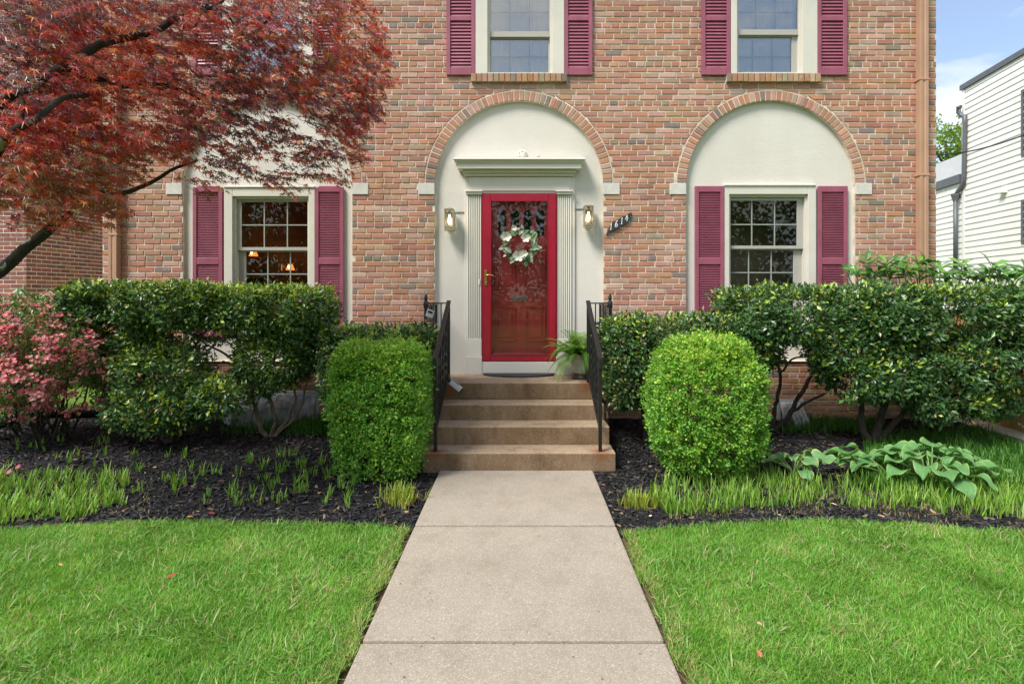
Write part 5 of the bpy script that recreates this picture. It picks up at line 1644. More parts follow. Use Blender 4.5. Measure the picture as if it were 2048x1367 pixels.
# ------------------------------------------------------------------ rhododendrons: whorls of long leaves, each leaf its own
LONG = ([(0,0,0),(0.3,0.13,0.03),(0.3,-0.13,0.03),(0.7,0.17,0.0),(0.7,-0.17,0.0),(1,0,-0.16),(0.3,0,0),(0.7,0,-0.04)],
        [(0,6,1),(0,2,6),(1,6,7),(1,7,3),(2,7,6),(2,4,7),(3,7,5),(4,5,7)])
m_rho = leafmat('rhododendron_leaf', 0.33, 0.5, 0.25, 'obj')
me_rho = leafmesh('leaf', LONG, m_rho)
def place_leaf(me, parent, p, d, nrm, s, c, nm='leaf'):
    o_ = link(nm, me, None, parent, c)
    M_ = leaf_frame_matrix(p, d, nrm, s)
    o_.location, o_.rotation_euler, o_.scale = M_.to_translation(), M_.to_euler(), M_.to_scale()
    return o_
def whorl(parent, p, ax, n, L, droop, pal, wt):
    ax = Vector(ax).normalized(); s0 = ax.orthogonal().normalized(); s1 = ax.cross(s0); a0 = rng.uniform(0, 6.28)
    for k in range(n):
        a = a0+k*2.399; e = rng.uniform(0.5, 1.1)
        rd = s0*math.cos(a)+s1*math.sin(a)
        d = rd*0.8+ax*(1.5*(1-droop)*(1.15-e))-Vector((0, 0, droop*1.2))
        place_leaf(me_rho, parent, p+ax*(-0.010*k), d, ax*0.8-rd*(0.9*(1-droop))+Vector((0, -0.55*(1-droop), 0.3)), L*rng.uniform(0.7, 1.1), pick(pal, wt, 1)[0])
rh = thing('rhododendron', 'light green rhododendron with whorled leaves showing above the right hedge', 'rhododendron', (wx(1890, 7.0), -0.35, 0.15))
st = MB(); hub = Vector((wx(1880, 7.0), -0.35, 0.15))
for X, Y in ((1733, 530), (1760, 545), (1795, 528), (1822, 552), (1852, 535), (1880, 545), (1905, 552), (1922, 534), (1938, 545), (1960, 552), (1985, 540), (2012, 556), (2035, 548), (1700, 555), (1715, 550), (1772, 533), (1838, 528), (2060, 552), (1890, 562), (1868, 560), (1950, 562), (1745, 560), (1780, 558), (1810, 540), (1835, 560), (1920, 560), (1975, 558), (2000, 562), (2030, 562), (2050, 540)):
    d = rng.uniform(6.75, 7.1); q = P(X, Y-8+rng.normal()*3, d)
    whorl(rh, q, (rng.normal()*0.3, -0.25, 1), int(rng.integers(8, 11)), rng.uniform(0.17, 0.22), 0.05, [(0.11, 0.26, 0.05), (0.16, 0.33, 0.06), (0.07, 0.18, 0.035)], [3, 2, 2])
    limb(st, [hub+Vector((rng.normal()*0.1, 0, 0)), hub.lerp(q, 0.55)+Vector((0, 0.08, -0.1)), q-Vector((0, 0, 0.1)), q], 0.013, 0.004, 5)
obj('stems', st, m_pet, rh)
rh = thing('rhododendron', 'dark green drooping rhododendron leaves at far left above the pink azalea', 'rhododendron', (wx(70, 6.9), -0.45, 0.1))
st = MB(); hub = Vector((wx(75, 6.9), -0.45, 0.1))
for X, Y in ((40, 573), (97, 577), (68, 590), (20, 600), (110, 600), (150, 655), (60, 612), (135, 612)):
    q = P(X, Y, rng.uniform(6.7, 7.0))
    whorl(rh, q, (rng.normal()*0.2, -0.2, 1), 9, 0.14, 0.55, [(0.10, 0.19, 0.05), (0.14, 0.24, 0.055)], [2, 1.5])
    limb(st, [hub, hub.lerp(q, 0.6)+Vector((0, 0.05, -0.1)), q], 0.014, 0.005, 5)
obj('stems', st, m_bark, rh)

# ------------------------------------------------------------------ azaleas
m_blos = leafmat('azalea_blossom', 0.55, 0.25, 0.35, 'attr', (1.25, 1.15, 1.15))
m_blos1 = leafmat('azalea_blossom_single', 0.55, 0.25, 0.35, 'obj', (1.25, 1.15, 1.15))
FLV = [(0.0, 0.0, 0.0)]
for i in range(15):
    a = 2*math.pi*i/15; r_ = (0.5, 0.5, 0.30)[i % 3]; FLV.append((r_*math.cos(a), r_*math.sin(a), (0.17, 0.24, 0.14)[i % 3]))
FLT = (FLV, [(0, i+1, (i+1) % 15+1) for i in range(15)])
FLT[1].extend([])
FLT2 = (FLV + [(0.42*math.cos(2*math.pi*(i+0.5)/7), 0.42*math.sin(2*math.pi*(i+0.5)/7), 0.27+0.05*(i % 2)) for i in range(7)] + [(0, 0, 0.06)],
        FLT[1] + [(23, 16+i, 16+(i+1) % 7) for i in range(7)])
me_fl1 = leafmesh('blossom', FLT2, m_blos1)
def azalea(label, clumps, ntruss, pal, wts, base, nleaf, singles, name='azalea'):
    az = thing(name, label, 'azalea', (base.x, base.y, base.z))
    p, n_ = shell_points(clumps, ntruss, 0.35, -0.25, 4.0, 0.35, 21)
    kf = 8
    pos = np.repeat(p, kf, 0)+rng.normal(size=(len(p)*kf, 3))*np.array([0.042, 0.032, 0.013])
    fd = np.repeat(n_, kf, 0)*0.45+rng.normal(size=(len(p)*kf, 3))*0.42+np.array([0, -0.35, 0.8])
    tan = np.cross(fd, rng.normal(size=fd.shape))
    sz = rng.uniform(0.030, 0.050, len(pos)); col = pick(pal, wts, len(pos), 0.15)
    order = np.argsort(pos[:, 1]-0.4*sz*10); own = set(order[:singles].tolist())
    for i in own: place_leaf(me_fl1, az, pos[i], tan[i], fd[i], sz[i]*1.05, col[i], 'blossom')
    rest_ = np.array([i for i in range(len(pos)) if i not in own])
    if len(rest_):
        me = scatter_mesh('blossoms', FLT2[0], FLT2[1], pos[rest_], tan[rest_], fd[rest_], sz[rest_], col[rest_])
        link('blossoms', me, m_blos, az)['kind'] = 'stuff'
    q, qn = shell_points(clumps, nleaf, 0.2, -0.3, 4.0, 0.5, 27)
    tufts(q, qn, 6, 0.03, 0.036, OVAL, [(0.09, 0.19, 0.035), (0.14, 0.26, 0.045), (0.055, 0.13, 0.03)], [3, 2, 2], m_box, 'foliage', az)
    mb = MB()
    for i in range(34):
        j = rng.integers(len(p)); e = Vector(p[j]); b0 = base+Vector((rng.normal()*0.16, rng.normal()*0.10, -0.03))
        limb(mb, [b0, b0.lerp(e, 0.45)+Vector((rng.normal()*0.05, 0, 0.02)), e], rng.uniform(0.008, 0.018), 0.003, 5, 0.025)
    obj('branches', mb, m_bark, az)
    return az
PK = [(0.78, 0.29, 0.32), (0.83, 0.42, 0.44), (0.72, 0.19, 0.22), (0.86, 0.55, 0.56)]
ba = bedpt(95, 872)
azalea('large azalea bush covered in coral pink blossom at the left edge', 
       [E(40, 660, 6.35, 110, 70, 0.42, 2.3, 2.2), E(110, 690, 6.3, 100, 70, 0.40, 2.3, 2.2), E(60, 750, 6.25, 115, 60, 0.40, 2.3, 2.2), E(165, 720, 6.4, 66, 80, 0.34, 2.3, 1.0), E(20, 810, 6.2, 70, 34, 0.3, 2.3, 0.7), E(160, 790, 6.35, 60, 34, 0.3, 2.3, 0.35), E(95, 625, 6.5, 80, 34, 0.3, 2.3, 0.5), E(-90, 720, 6.3, 90, 110, 0.4, 2.3, 1.2)],
       400, PK, [3, 2.4, 1.6, 1.2], ba, 1500, 280)
bo = Vector((wx(30, 7.9), 0.55, 0.13))
azalea('orange-red azalea glimpsed through the pink azalea at far left', [E(10, 700, 7.9, 60, 40, 0.35, 2.3, 1), E(100, 705, 8.0, 40, 30, 0.3, 2.3, 0.5)], 90, [(0.75, 0.10, 0.02), (0.70, 0.18, 0.04)], [2, 1], bo, 260, 0)
# stray blossoms low at the left edge
sp = bedpt(25, 950)
sa = thing('azalea_sprig', 'low sprig of three pink blossoms by the left shoots', 'azalea', sp)
for X, Y in ((6, 945), (20, 944), (38, 934)):
    q = P(X, Y, sp.y+DW); place_leaf(me_fl1, sa, q, (1, 0, 0.2), (0.1, -0.7, 0.6), 0.055, pick(PK, [1, 2, 1, 1], 1)[0], 'blossom')
    mb = MB(); limb(mb, [(sp.x, sp.y+0.05, sp.z), (sp.x, sp.y+0.02, sp.z+0.06), q], 0.004, 0.002, 4); obj('stem', mb, m_bark, sa)

# ------------------------------------------------------------------ hostas
m_hosta = leafmat('hosta_leaf', 0.55, 0.3, 0.28)
def hosta_leaf(parent, base, az, reach, hgt, L, W, colr, margin, droop, roll=0.0):
    """petiole from the crown, then a heart-shaped ribbed blade that arches over"""
    dv = Vector((math.cos(az), math.sin(az), 0)); sd = Vector((-math.sin(az), math.cos(az), 0))
    tip0 = base+dv*reach+Vector((0, 0, hgt))
    nu, nv = 12, 11; V = []; C = []; T = []
    ph = rng.uniform(0, 6.28); wv = rng.uniform(0.012, 0.026)
    cpos = tip0.copy(); ang = R(rng.uniform(12, 30))
    spine = []
    for i in range(nu+1):
        u = i/nu; spine.append((cpos.copy(), ang)); ang -= (droop)/nu; cpos += (dv*math.cos(ang)+Vector((0, 0, 1))*math.sin(ang))*L/nu
    for i in range(nu+1):
        u = i/nu; p, a_ = spine[i]
        w_ = W*1.12*(max(0, math.sin(math.pi*(0.05+0.95*u)**0.60))**0.85)*(1-0.30*u)
        tg = dv*math.cos(a_)+Vector((0, 0, 1))*math.sin(a_); up = (sd.cross(tg)*-1).normalized()
        if up.z < 0: up = -up
        for j in range(nv):
            v = -1+2*j/(nv-1)
            lift = w_*0.34*abs(v)**1.2*(1-0.8*u)+wv*math.sin(u*9+ph+(2 if v > 0 else 0))*abs(v)**2 + 0.0022*math.cos(v*14)
            q = p+sd*(v*w_*0.95)+up*(lift+roll*v*w_)-tg*(0.10*L*abs(v)*(1-u)**3)
            V.append(q); edge = abs(v) > 0.82 or u > 0.95
            k = 0.5+0.5*math.cos(v*14)
            c_ = np.array(margin if edge else colr)*(1.0 if edge else 0.92+0.12*k); C.append(c_)
    for i in range(nu):
        for j in range(nv-1):
            a = i*nv+j; T += [(a, a+1, a+nv+1), (a, a+nv+1, a+nv)]
    lf = link('leaf', np_mesh('leaf', np.array([tuple(v) for v in V]), np.array(T), np.array(C), True), m_hosta, parent)
    mb = MB(); limb(mb, [base, base+dv*reach*0.35+Vector((0, 0, hgt*0.6)), tip0], 0.008, 0.005, 6)
    pt = mb.mesh('petiole'); pt.materials.append(m_pet); po = link('petiole', pt, None, lf)
G1, G1m = (0.15, 0.335, 0.115), (0.29, 0.47, 0.14)
hb = bedpt(1862, 968)
ho = thing('hosta', 'largest hosta, a broad mound of blue-green leaves in the right bed', 'hosta', hb)
for i in range(38):
    tier = i/37; az = i*2.399+rng.uniform(-0.25, 0.25); r_ = 0.05+0.30*tier**0.8
    hosta_leaf(ho, hb+Vector((0.06*math.cos(az), 0.05*math.sin(az), 0)), az, r_*(1.0 if math.sin(az) < 0.3 else 0.8), 0.31-0.15*tier+rng.uniform(-0.03, 0.03), rng.uniform(0.17, 0.25)*(0.78+0.30*tier), rng.uniform(0.075, 0.105), G1, G1m, R(rng.uniform(35, 85)), rng.uniform(-0.15, 0.15))
hb2 = bedpt(1768, 962)
ho = thing('hosta', 'hosta flopped to the left beside the largest hosta, its pale stalks showing', 'hosta', hb2)
for i in range(12):
    az = R(180)+rng.uniform(-0.75, 0.55); hosta_leaf(ho, hb2+Vector((rng.normal()*0.03, rng.normal()*0.03, 0)), az, rng.uniform(0.14, 0.40), rng.uniform(0.14, 0.27), rng.uniform(0.15, 0.23), rng.uniform(0.065, 0.09), (0.12, 0.29, 0.09), G1m, R(rng.uniform(30, 95)), rng.uniform(-0.5, 0.5))
hb3 = bedpt(1588, 956)
ho = thing('hosta', 'small hosta with yellow-edged leaves beside the domed boxwood', 'hosta', hb3)
for i in range(12):
    az = i*2.399; hosta_leaf(ho, hb3, az, rng.uniform(0.05, 0.17), rng.uniform(0.10, 0.24), rng.uniform(0.14, 0.19), rng.uniform(0.062, 0.085), (0.16, 0.34, 0.13), (0.50, 0.58, 0.16), R(rng.uniform(20, 80)), rng.uniform(-0.4, 0.4))

# ------------------------------------------------------------------ shoots and ground cover
BL5 = ([(0,0.5,0),(0,-0.5,0),(0.35,0.5,0.01),(0.35,-0.5,0.01),(0.7,0.36,0.06),(0.7,-0.36,0.06),(1,0,0.17)], [(0,1,2),(1,3,2),(2,3,4),(3,5,4),(4,5,6)])
def blades(name, xy, zfn, k, hgt, wid, lean, pal, wts, label, spread=0.02, upright=1.0, parent=None, cat=None):
    n = len(xy)
    z = np.array([zfn(a, b) for a, b in xy])
    pos = np.repeat(np.stack([xy[:, 0], xy[:, 1], z-0.01], 1), k, 0)
    pos[:, :2] += rng.normal(size=(n*k, 2))*spread
    a = rng.uniform(0, 2*math.pi, n*k); l = np.abs(rng.normal(size=n*k))*lean
    d = np.stack([np.cos(a)*l, np.sin(a)*l, np.full(n*k, upright)], 1)
    nn = np.stack([-np.cos(a), -np.sin(a), np.full(n*k, 0.1)], 1)
    sz = np.repeat(hgt*rng.uniform(0.75, 1.2, n), k)*rng.uniform(0.55, 1.1, n*k)
    me = scatter_mesh(name, BL5[0], BL5[1], pos, d, -nn, sz, pick(pal, wts, n*k, 0.22), width=wid*rng.uniform(0.7, 1.2, n*k))
    o_ = link(name, me, m_shoot, parent)
    if parent is None: o_['kind'] = 'stuff'
    if label: o_['label'] = label
    return o_
SH = [(0.22, 0.42, 0.05), (0.29, 0.49, 0.075), (0.15, 0.33, 0.04), (0.40, 0.52, 0.13)]
def px_region(poly_x0, poly_x1, y0, y1, n, fn=None, clump=None):
    out_ = []
    while len(out_) < n:
        X, Y = rng.uniform(poly_x0, poly_x1), rng.uniform(y0, y1)
        if fn and not fn(X, Y): continue
        p = bedpt(X, Y); out_.append((p.x, p.y))
        if clump and len(out_) < n:
            for _ in range(int(rng.integers(0, clump))): out_.append((p.x+rng.normal()*0.03, p.y+rng.normal()*0.03))
    return np.array(out_[:n])
bzf = lambda a, b: bed_z(a, b)
edgeY = lambda X: np.interp(X, [0, 100, 250, 400, 600, 720, 828, 1243, 1350, 1500, 1650, 1800, 1950, 2048], [1061, 1054, 1045, 1044, 1048, 1051, 1058, 1064, 1056, 1046, 1041, 1047, 1060, 1064])
blades('shoots', px_region(-80, 250, 950, 1050, 360, lambda X, Y: Y < edgeY(max(X, 0))-12-max(0, X-160)*0.25), bzf, 5, 0.14, 0.011, 0.34, SH, [3, 2, 2, 0.6], 'thick patch of green bulb shoots in the left bed', 0.012)
blades('shoots', px_region(255, 720, 905, 1012, 170, lambda X, Y: rng.random() < (0.35 if Y < 930 else 1.0)*(1 if X > 420 else 0.45), 3), bzf, 4, 0.13, 0.0105, 0.26, SH, [3, 2, 2, 0.4], 'scattered green shoots across the dark mulch left of the boxwood', 0.010)
blades('shoots', px_region(0, 240, 880, 945, 24), bzf, 4, 0.11, 0.012, 0.16, SH, [3, 2, 2, 0.4], 'few sparse shoots below the pink azalea', 0.010)
blades('dry_stubble', px_region(-60, 300, 960, 1030, 240), bzf, 4, 0.06, 0.006, 1.2, [(0.42, 0.34, 0.17), (0.30, 0.24, 0.12), (0.2, 0.25, 0.07)], [2, 1, 1], 'dry straw at the foot of the left shoots', 0.02)
fr_y = lambda X: edgeY(X)-24
blades('shoots', px_region(1325, 2140, 945, 1040, 900, lambda X, Y: Y < fr_y(min(X, 2048)) and Y > 958+14*math.sin(X*0.02) - (0 if X < 1700 else 10)), bzf, 4, 0.17, 0.0085, 0.28, SH, [3, 2.6, 1.6, 0.8], 'dense band of upright green shoots along the right lawn edge', 0.014)
blades('dry_stubble', px_region(1330, 2100, 985, 1040, 700, lambda X, Y: Y < edgeY(min(X, 2048))-14), bzf, 4, 0.06, 0.005, 1.1, [(0.42, 0.34, 0.17), (0.28, 0.20, 0.10), (0.2, 0.25, 0.07)], [2, 1, 1], 'dry straw at the foot of the right shoots', 0.02)
GC = [(0.08, 0.235, 0.026), (0.12, 0.31, 0.035), (0.05, 0.16, 0.02)]
blades('ground_cover', px_region(1735, 2100, 862, 985, 2300, lambda X, Y: bedpt(X, Y).x < 5.28 and Y > 880-0.05*(X-1735) and not ((X-1865)**2/110**2+(Y-952)**2/30**2 < 1 and rng.random() < 0.7)), bzf, 5, 0.16, 0.009, 0.36, GC, [3, 2, 2], 'dark grassy ground cover round the hostas to the side path', 0.02)
blades('ground_cover', px_region(1570, 1760, 842, 868, 300), bzf, 5, 0.14, 0.007, 0.42, GC, [3, 2, 2], 'grassy strip at the wall behind the tall holly trunks', 0.02)
blades('ground_cover', px_region(440, 690, 842, 872, 420, lambda X, Y: X > 540 or rng.random() < 0.3), bzf, 5, 0.16, 0.007, 0.40, GC, [3, 2, 2], 'grassy strip at the wall behind the left hedge', 0.02)
blades('shoots', px_region(1300, 1345, 985, 1030, 16, None, 2), bzf, 4, 0.19, 0.011, 0.14, SH, [3, 2, 1, 0], 'short row of shoots at the foot of the domed boxwood', 0.012)
for (X, Y, rx, ry, lb) in ((803, 1003, 32, 20, 'yellow-green tuft of grass left of the walkway beside the boxwood'), (1284, 1008, 40, 28, 'ragged yellow-green tuft of grass right of the walkway')):
    p0 = bedpt(X, Y)
    tf = thing('grass_tuft', lb, 'grass tuft', p0)
    xy = np.array([(p0.x+rng.normal()*rx*0.45*p0.y*0+rng.normal()*rx*0.0021, p0.y+rng.normal()*0.075) for _ in range(60 if X < 1000 else 40)])
    b_ = blades('blades', xy, bzf, 5, 0.155 if X < 1000 else 0.15, 0.0095, 0.24, [(0.36, 0.45, 0.045), (0.28, 0.40, 0.05), (0.42, 0.44, 0.10)], [3, 2, 1], None, 0.012, parent=tf); b_['kind'] = 'stuff'
    b_ = blades('straw', xy, bzf, 4, 0.09, 0.005, 1.0, [(0.48, 0.40, 0.20), (0.36, 0.28, 0.14)], [1, 1], None, 0.03, parent=tf); b_['kind'] = 'stuff'

# ------------------------------------------------------------------ lawn blades
def lawn_blades(xa, xb, ya, n, label):
    x = rng.uniform(xa, xb, n*2); yy = rng.uniform(0, 1, n*2); e = edge_y(x)+0.012*rng.normal(size=n*2); y = ya+(e-ya)*yy
    wig = 0.016*np.sin(y*7.3)+0.012*np.sin(y*17.1+1)
    k = (x < WX0-0.022-wig-0.022*np.abs(rng.normal(size=len(x)))) | (x > WX1+0.020+wig+0.022*np.abs(rng.normal(size=len(x)))); x, y = x[k][:n], y[k][:n]; n = len(x)
    nz1 = np.array([noise.noise((a*1.3, b*1.3, 0)) for a, b in zip(x, y)]); nz2 = np.array([noise.noise((a*5, b*5, 4)) for a, b in zip(x, y)]); nz3 = np.array([noise.noise((a*2.2, b*2.2, 9)) for a, b in zip(x, y)])
    pos = np.stack([x, y, np.full(n, -0.004)], 1)
    ba_ = nz1*4.0+nz2*4.0; a = ba_+rng.normal(size=n)*1.9; l = np.abs(rng.normal(size=n))*1.0+0.2
    d = np.stack([np.cos(a)*l, np.sin(a)*l, np.ones(n)], 1); nn = np.stack([np.cos(a), np.sin(a), -np.full(n, 0.1)], 1)+rng.normal(size=(n, 3))*0.3
    sz = (0.042+0.014*nz2)*rng.uniform(0.5, 1.35, n)
    col = pick([(0.15, 0.375, 0.030), (0.21, 0.44, 0.048), (0.10, 0.29, 0.025), (0.34, 0.49, 0.12)], [3, 2.4, 2.2, 1.0], n, 0.2)
    col *= (1+0.34*nz3+0.14*nz2)[:, None]
    dry = rng.random(n) < np.clip(0.06+0.45*(nz3-0.10)+0.30*(nz2-0.1), 0.03, 0.65)
    edge_d = ((x > WX0-0.13) & (x < 0)) | ((x < WX1+0.12) & (x > 0)); dry |= edge_d & (rng.random(n) < 0.35)
    col[dry] = pick([(0.55, 0.47, 0.22), (0.45, 0.42, 0.18), (0.36, 0.25, 0.12)], [2, 2, 0.7], int(dry.sum()), 0.2)
    me = scatter_mesh('grass', BLADE[0], BLADE[1], pos, d, nn, sz, col, width=0.0036*rng.uniform(0.6, 1.4, n))
    o_ = link('grass', me, m_grass); o_['kind'] = 'stuff'; o_['label'] = label
def coarse_blades(xa, xb, n, label):
    # broader blades and clover-like tufts standing out of the turf, and straw lying in it
    x = rng.uniform(xa, xb, n); e = edge_y(x); y = -5.15+(e+5.15)*rng.random(n)
    k = (x < WX0-0.02) | (x > WX1+0.02); x, y = x[k], y[k]; n = len(x)
    cl_ = np.array([noise.noise((a*2.7, b*2.7, 21)) for a, b in zip(x, y)]); k = cl_ > rng.uniform(-0.35, 0.35, n); x, y, cl_ = x[k], y[k], cl_[k]; n = len(x)
    a = rng.uniform(0, 6.283, n); l = np.abs(rng.normal(size=n))*1.3+0.5
    d = np.stack([np.cos(a)*l, np.sin(a)*l, np.ones(n)], 1); nn = np.stack([np.cos(a), np.sin(a), np.full(n, -0.1)], 1)+rng.normal(size=(n, 3))*0.4
    col = pick([(0.20, 0.40, 0.09), (0.13, 0.33, 0.03), (0.30, 0.48, 0.13), (0.52, 0.46, 0.24), (0.40, 0.28, 0.14)], [3, 3, 1.6, 0.9, 0.35], n, 0.2)
    me = scatter_mesh('grass', BLADE[0], BLADE[1], np.stack([x, y, np.full(n, 0.0)], 1), d, nn, rng.uniform(0.05, 0.10, n), col, width=rng.uniform(0.004, 0.0075, n))
    o_ = link('grass', me, m_grass); o_['kind'] = 'stuff'; o_['label'] = label
coarse_blades(-4.4, WX0, 22000, 'coarser longer blades standing in the left lawn')
coarse_blades(WX1, 4.4, 22000, 'coarser longer blades standing in the right lawn')
lawn_blades(-4.4, WX0, -5.15, 210000, 'bright mown grass of the left lawn')
lawn_blades(WX1, 4.4, -5.15, 210000, 'bright mown grass of the right lawn')

n_ = 80
deb = np.stack([rng.uniform(WX0+0.02, WX1-0.02, n_), rng.uniform(-5.0, -1.68, n_), np.full(n_, 0.0275)], 1)
o_ = link('debris', scatter_mesh('debris', DIAMOND[0], DIAMOND[1], deb, unit(n_)*np.array([1, 1, 0.1]), unit(n_)*0.3+np.array([0, 0, 1]), rng.uniform(0.005, 0.015, n_),
          pick([(0.05, 0.03, 0.02), (0.16, 0.09, 0.05), (0.30, 0.20, 0.10), (0.30, 0.08, 0.05)], [3, 2, 1.4, 0.6], n_)), m_chip); o_['kind'] = 'stuff'; o_['label'] = 'tiny bits of leaf litter on the walkway'

# ------------------------------------------------------------------ Japanese maple
m_mleaf = leafmat('maple_leaf', 0.40, 0.75, 0.36, 'attr', (2.2, 1.15, 0.95))
m_mleaf1 = leafmat('maple_leaf_single', 0.40, 0.75, 0.36, 'obj', (2.2, 1.15, 0.95))
mp_root = Vector((-5.35, -2.55, 0.0))
mt = thing('maple_tree', 'red Japanese maple arching in from the left with lichened branches', 'tree', mp_root)
tr = MB()
fork = Vector((-5.15, -2.65, 1.15)); fork2 = Vector((-5.3, -2.5, 2.0))
limb(tr, [mp_root-Vector((0, 0, 0.1)), mp_root+Vector((0.02, -0.02, 0.5)), fork], 0.15, 0.115, 12)
limb(tr, [fork, fork.lerp(fork2, 0.5)+Vector((-0.04, 0, 0)), fork2], 0.10, 0.085, 10)
obj('trunk', tr, m_maplebark, mt, smooth=True)
br_ = [([fork, Vector((-4.6, -2.85, 1.35)), P(-60, 580, 4.35), P(0, 543, 4.3), P(60, 490, 4.35), P(110, 447, 4.42), P(165, 404, 4.5)], 0.060, 0.030),
       ([P(163, 405, 4.5), P(200, 387, 4.6), P(240, 390, 4.75), P(300, 365, 4.95), P(350, 337, 5.1), P(395, 322, 5.2)], 0.030, 0.010),
       ([fork2, Vector((-4.6, -2.7, 2.6)), P(-40, 262, 4.0), P(0, 204, 3.75), P(60, 172, 3.75), P(115, 142, 3.85), P(175, 150, 4.1), P(240, 172, 4.4), P(330, 170, 4.7), P(400, 200, 5.0)], 0.058, 0.010),
       ([fork2, Vector((-4.7, -2.9, 2.4)), P(-30, 320, 3.8), P(25, 264, 3.65), P(75, 236, 3.65), P(123, 199, 3.75), P(180, 190, 4.0)], 0.046, 0.012),
       ([P(42, 250, 3.66), P(44, 205, 3.7), P(34, 160, 3.8)], 0.016, 0.008),
       ([P(115, 142, 3.85), P(200, 90, 4.1), P(310, 62, 4.35), P(345, 38, 4.4), P(375, 30, 4.5), P(395, 14, 4.55), P(418, 17, 4.6), P(440, 6, 4.7), P(470, -30, 4.9)], 0.032, 0.010),
       ([P(345, 40, 4.4), P(372, 58, 4.45), P(386, 64, 4.5), P(396, 74, 4.55)], 0.018, 0.006), ([P(384, 62, 4.5), P(398, 36, 4.5), P(402, 20, 4.55)], 0.010, 0.006), ([P(416, 15, 5.1), P(415, -10, 5.1)], 0.018, 0.012),
       ([P(430, 14, 4.65), P(452, 26, 4.7), P(466, 46, 4.75)], 0.012, 0.005), ([P(545, 14, 4.85), P(540, 34, 4.85), P(517, 62, 4.85), P(498, 72, 4.85)], 0.015, 0.006), ([P(500, 50, 5.4), P(520, 28, 5.45), P(545, -20, 5.5)], 0.007, 0.008),
       ([fork2, Vector((-5.2, -2.3, 3.4)), Vector((-4.6, -2.1, 4.6)), Vector((-3.4, -2.0, 5.3)), P(545, -60, 5.5)], 0.08, 0.02),
       ([fork2, Vector((-5.8, -2.2, 3.0)), Vector((-6.4, -1.9, 4.2))], 0.07, 0.02)]
for pts, r0, r1 in br_:
    mb = MB(); limb(mb, pts, r0, r1, 9, 0.012); obj('branch', mb, m_maplebark, mt, smooth=True)

YLOW_X = [-320, -100, 0, 60, 110, 160, 210, 245, 290, 330, 365, 400, 430, 470, 520, 560, 600, 640, 680, 700, 720, 745, 765]
YLOW_Y = [420, 430, 455, 462, 462, 440, 455, 400, 352, 355, 352, 395, 350, 345, 372, 385, 372, 368, 372, 320, 245, 232, 168]
YTOP_X = [-320, 560, 690, 725, 742, 765]; YTOP_Y = [-200, -200, -60, -10, 20, 150]
spr = []
tries = 0
while len(spr) < 3700 and tries < 400000:
    tries += 1
    X = rng.uniform(-300, 765); lo_, hi_ = np.interp(X, YTOP_X, YTOP_Y), np.interp(X, YLOW_X, YLOW_Y)
    Y = rng.uniform(lo_, hi_)
    pr = 1.0
    if X < 0 or Y < 0: pr = 0.42
    if hi_-Y < 45: pr *= 0.55
    if hi_-Y < 18: pr *= 0.6
    if 440 < X < 700 and Y < 130: pr = 1.0 if Y > 0 else pr
    if 676 < X < 735 and 10 < Y < 95: pr *= 0.10
    if X > 690 and 95 < Y < 150: pr *= 0.55
    if X > 650 and Y > 280: pr *= 0.7
    if 240 < X < 335 and Y > 300: pr *= 0.5
    if noise.noise((X*0.011, Y*0.020, 2.0)) < -0.22 and Y > 130: pr *= 0.35
    if rng.random() > pr: continue
    dd = 4.05+1.45*np.clip(X, 0, 760)/760+rng.uniform(-0.55, 0.75)
    spr.append((X, Y, dd))
LP, LD, LN, LC, LS = [], [], [], [], []
tw = MB()
for (X, Y, d) in spr:
    p = P(X, Y, d)
    g = Vector((0.85+rng.normal()*0.35, -0.25+rng.normal()*0.5, -0.30+rng.normal()*0.18)).normalized()
    up = Vector((0.25+rng.normal()*0.22, -0.22+rng.normal()*0.25, 1.0)).normalized()
    sd = up.cross(g).normalized(); L_ = rng.uniform(0.10, 0.22)
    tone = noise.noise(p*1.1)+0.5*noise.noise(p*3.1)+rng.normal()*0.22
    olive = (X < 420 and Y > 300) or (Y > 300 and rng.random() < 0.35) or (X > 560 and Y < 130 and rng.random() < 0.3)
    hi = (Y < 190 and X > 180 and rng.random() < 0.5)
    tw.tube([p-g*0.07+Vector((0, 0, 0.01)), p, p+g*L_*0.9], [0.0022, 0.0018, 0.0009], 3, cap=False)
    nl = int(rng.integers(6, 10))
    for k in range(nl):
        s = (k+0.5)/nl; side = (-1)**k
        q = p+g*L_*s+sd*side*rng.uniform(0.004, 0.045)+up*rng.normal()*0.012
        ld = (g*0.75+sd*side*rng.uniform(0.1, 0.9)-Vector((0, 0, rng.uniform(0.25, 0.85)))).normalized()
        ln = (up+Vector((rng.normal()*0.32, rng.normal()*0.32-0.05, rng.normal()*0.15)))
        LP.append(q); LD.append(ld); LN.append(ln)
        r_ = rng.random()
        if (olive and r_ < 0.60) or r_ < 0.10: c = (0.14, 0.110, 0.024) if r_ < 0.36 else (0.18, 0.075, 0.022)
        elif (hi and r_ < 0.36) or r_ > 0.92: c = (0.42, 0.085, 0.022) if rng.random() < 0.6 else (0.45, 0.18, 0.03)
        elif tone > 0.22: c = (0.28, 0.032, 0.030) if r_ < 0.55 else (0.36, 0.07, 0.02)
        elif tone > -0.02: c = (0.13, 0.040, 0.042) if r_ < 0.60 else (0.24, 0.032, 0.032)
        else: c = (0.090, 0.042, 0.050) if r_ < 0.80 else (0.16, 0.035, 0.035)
        LC.append(c); LS.append(rng.uniform(0.038, 0.062))
LP = np.array([tuple(v) for v in LP]); LD = np.array([tuple(v) for v in LD]); LN = np.array([tuple(v) for v in LN]); LC = np.array(LC)*np.array([1.48, 1.40, 1.40])*rng.uniform(0.75, 1.3, (len(LC), 1)); LS = np.array(LS)
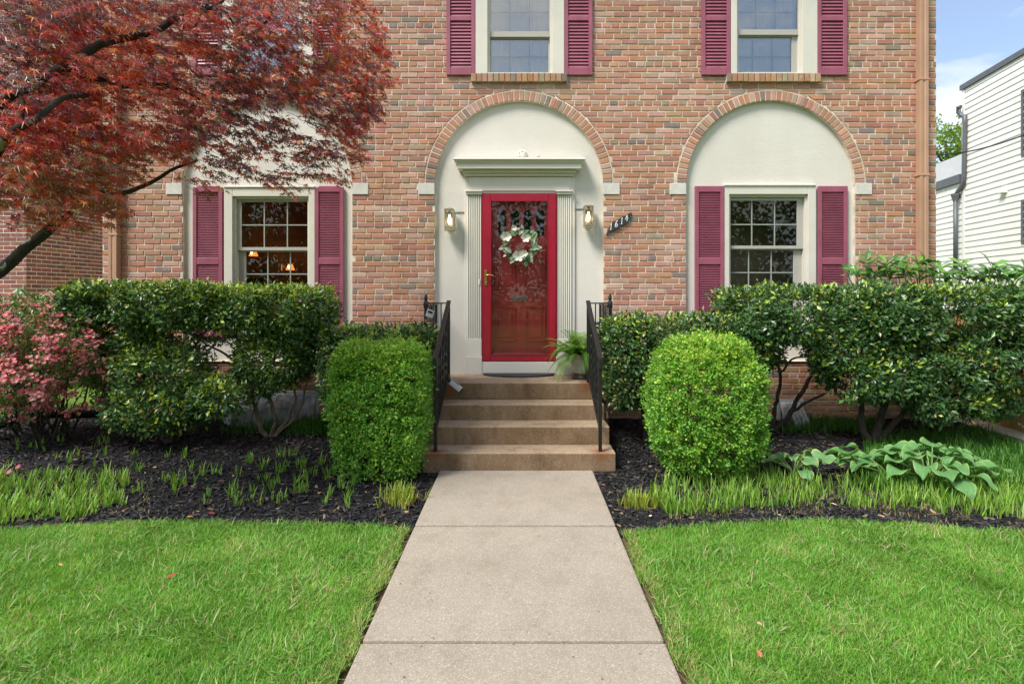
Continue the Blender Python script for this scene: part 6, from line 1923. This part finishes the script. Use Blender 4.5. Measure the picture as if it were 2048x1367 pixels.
Xs = 1038+LP[:, 0]*F/(LP[:, 1]+DW); Ys = 592-(LP[:, 2]-EYE)*F/(LP[:, 1]+DW)
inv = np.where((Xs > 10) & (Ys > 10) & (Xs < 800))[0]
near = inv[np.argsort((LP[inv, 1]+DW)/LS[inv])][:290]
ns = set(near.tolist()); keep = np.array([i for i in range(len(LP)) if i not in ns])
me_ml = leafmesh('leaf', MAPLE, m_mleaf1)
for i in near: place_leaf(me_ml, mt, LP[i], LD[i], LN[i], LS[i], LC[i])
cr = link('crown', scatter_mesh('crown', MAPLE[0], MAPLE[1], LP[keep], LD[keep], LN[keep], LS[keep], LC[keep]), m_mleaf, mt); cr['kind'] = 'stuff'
o_ = obj('twigs', tw, m_maplebark, mt); o_['kind'] = 'stuff'

# ------------------------------------------------------------------ trees far off
def crown_mesh(name, clumps, n, leaf, pal, wts, parent=None):
    p, n_ = shell_points(clumps, n, 0.25, -0.18, 0.9, 0.8, 3)
    m_ = 3
    pos = np.repeat(p, m_, 0)+rng.normal(size=(len(p)*m_, 3))*leaf*0.9
    me = scatter_mesh(name, DIAMOND[0], DIAMOND[1], pos, unit(len(pos)), unit(len(pos))+np.array([0, 0, 0.8]), leaf*rng.uniform(0.6, 1.4, len(pos)), pick(pal, wts, len(pos), 0.25), width=leaf*1.3)
    o_ = link(name, me, m_far, parent); o_['kind'] = 'stuff'; return o_
ft = P(1905, 300, 25.0); fb = Vector((ft.x, ft.y, -0.07))
tt = thing('tree', 'fresh green tree behind the white house and the brick corner', 'tree', fb)
mb = MB(); limb(mb, [fb, fb+Vector((0.1, 0, 2.5)), fb+Vector((0.0, 0, 5)), fb+Vector((-0.3, 0, 8.2))], 0.22, 0.05, 9)
obj('trunk', mb, m_bark, tt)
mb = MB()
for a, z, L_ in ((0.3, 4.2, 2.2), (2.4, 4.8, 2.0), (4.2, 5.4, 1.8), (1.2, 6.2, 1.5), (3.3, 6.9, 1.2)):
    limb(mb, [fb+Vector((0, 0, z)), fb+Vector((0.5*L_*math.cos(a), 0.5*L_*math.sin(a), z+0.6)), fb+Vector((L_*math.cos(a), L_*math.sin(a), z+1.5))], 0.07, 0.015, 6)
obj('branches', mb, m_bark, tt)
crown_mesh('crown', [((fb.x-0.5, fb.y, 5.3), (1.9, 1.9, 1.7), 2.2, 2), ((fb.x+0.7, fb.y, 6.6), (1.5, 1.6, 1.5), 2.2, 1.6), ((fb.x-0.5, fb.y, 8.0), (1.0, 1.1, 1.5), 2.2, 1.0), ((fb.x+0.4, fb.y, 4.0), (2.1, 2, 1.3), 2.2, 1.4)],
           3300, 0.13, [(0.20, 0.33, 0.045), (0.14, 0.26, 0.035), (0.27, 0.38, 0.06)], [3, 2, 1.5], tt)

# the green across the street, which the panes reflect
cl = []; tk = MB()
for x, y, h, r_ in ((-13, -30, 12.5, 4.4), (-5.0, -34, 9.5, 4.0), (3.5, -31, 13.0, 4.6), (12.5, -33, 10.5, 4.4), (21, -30, 12, 4.6), (-22, -31, 11.5, 4.8)):
    cl += [((x, y, h*0.60), (r_, r_, h*0.40), 2.3, 1.5), ((x+1.6, y, h*0.36), (r_*0.9, r_*0.9, h*0.28), 2.3, 1)]
    limb(tk, [(x, y, -0.1), (x+0.1, y, h*0.3), (x-0.2, y, h*0.65), (x, y, h*0.9)], 0.35, 0.06, 8)
    for a in (0.5, 2.2, 4.1): limb(tk, [(x, y, h*0.32), (x+1.1*math.cos(a), y+1.1*math.sin(a), h*0.5), (x+2.2*math.cos(a), y+2.2*math.sin(a), h*0.72)], 0.14, 0.03, 6)
for x in (-24, -16, -8, 0, 8, 16, 24): cl.append(((x, -35.5, 1.6), (5, 1.5, 2.2), 3, 0.7))
tl = crown_mesh('treeline', cl, 12000, 0.34, [(0.07, 0.13, 0.025), (0.10, 0.17, 0.03), (0.05, 0.10, 0.02)], [3, 2, 2])
tl['label'] = 'green trees across the street, seen only in the window reflections'
obj('trunks', tk, m_bark, tl)['kind'] = 'stuff'
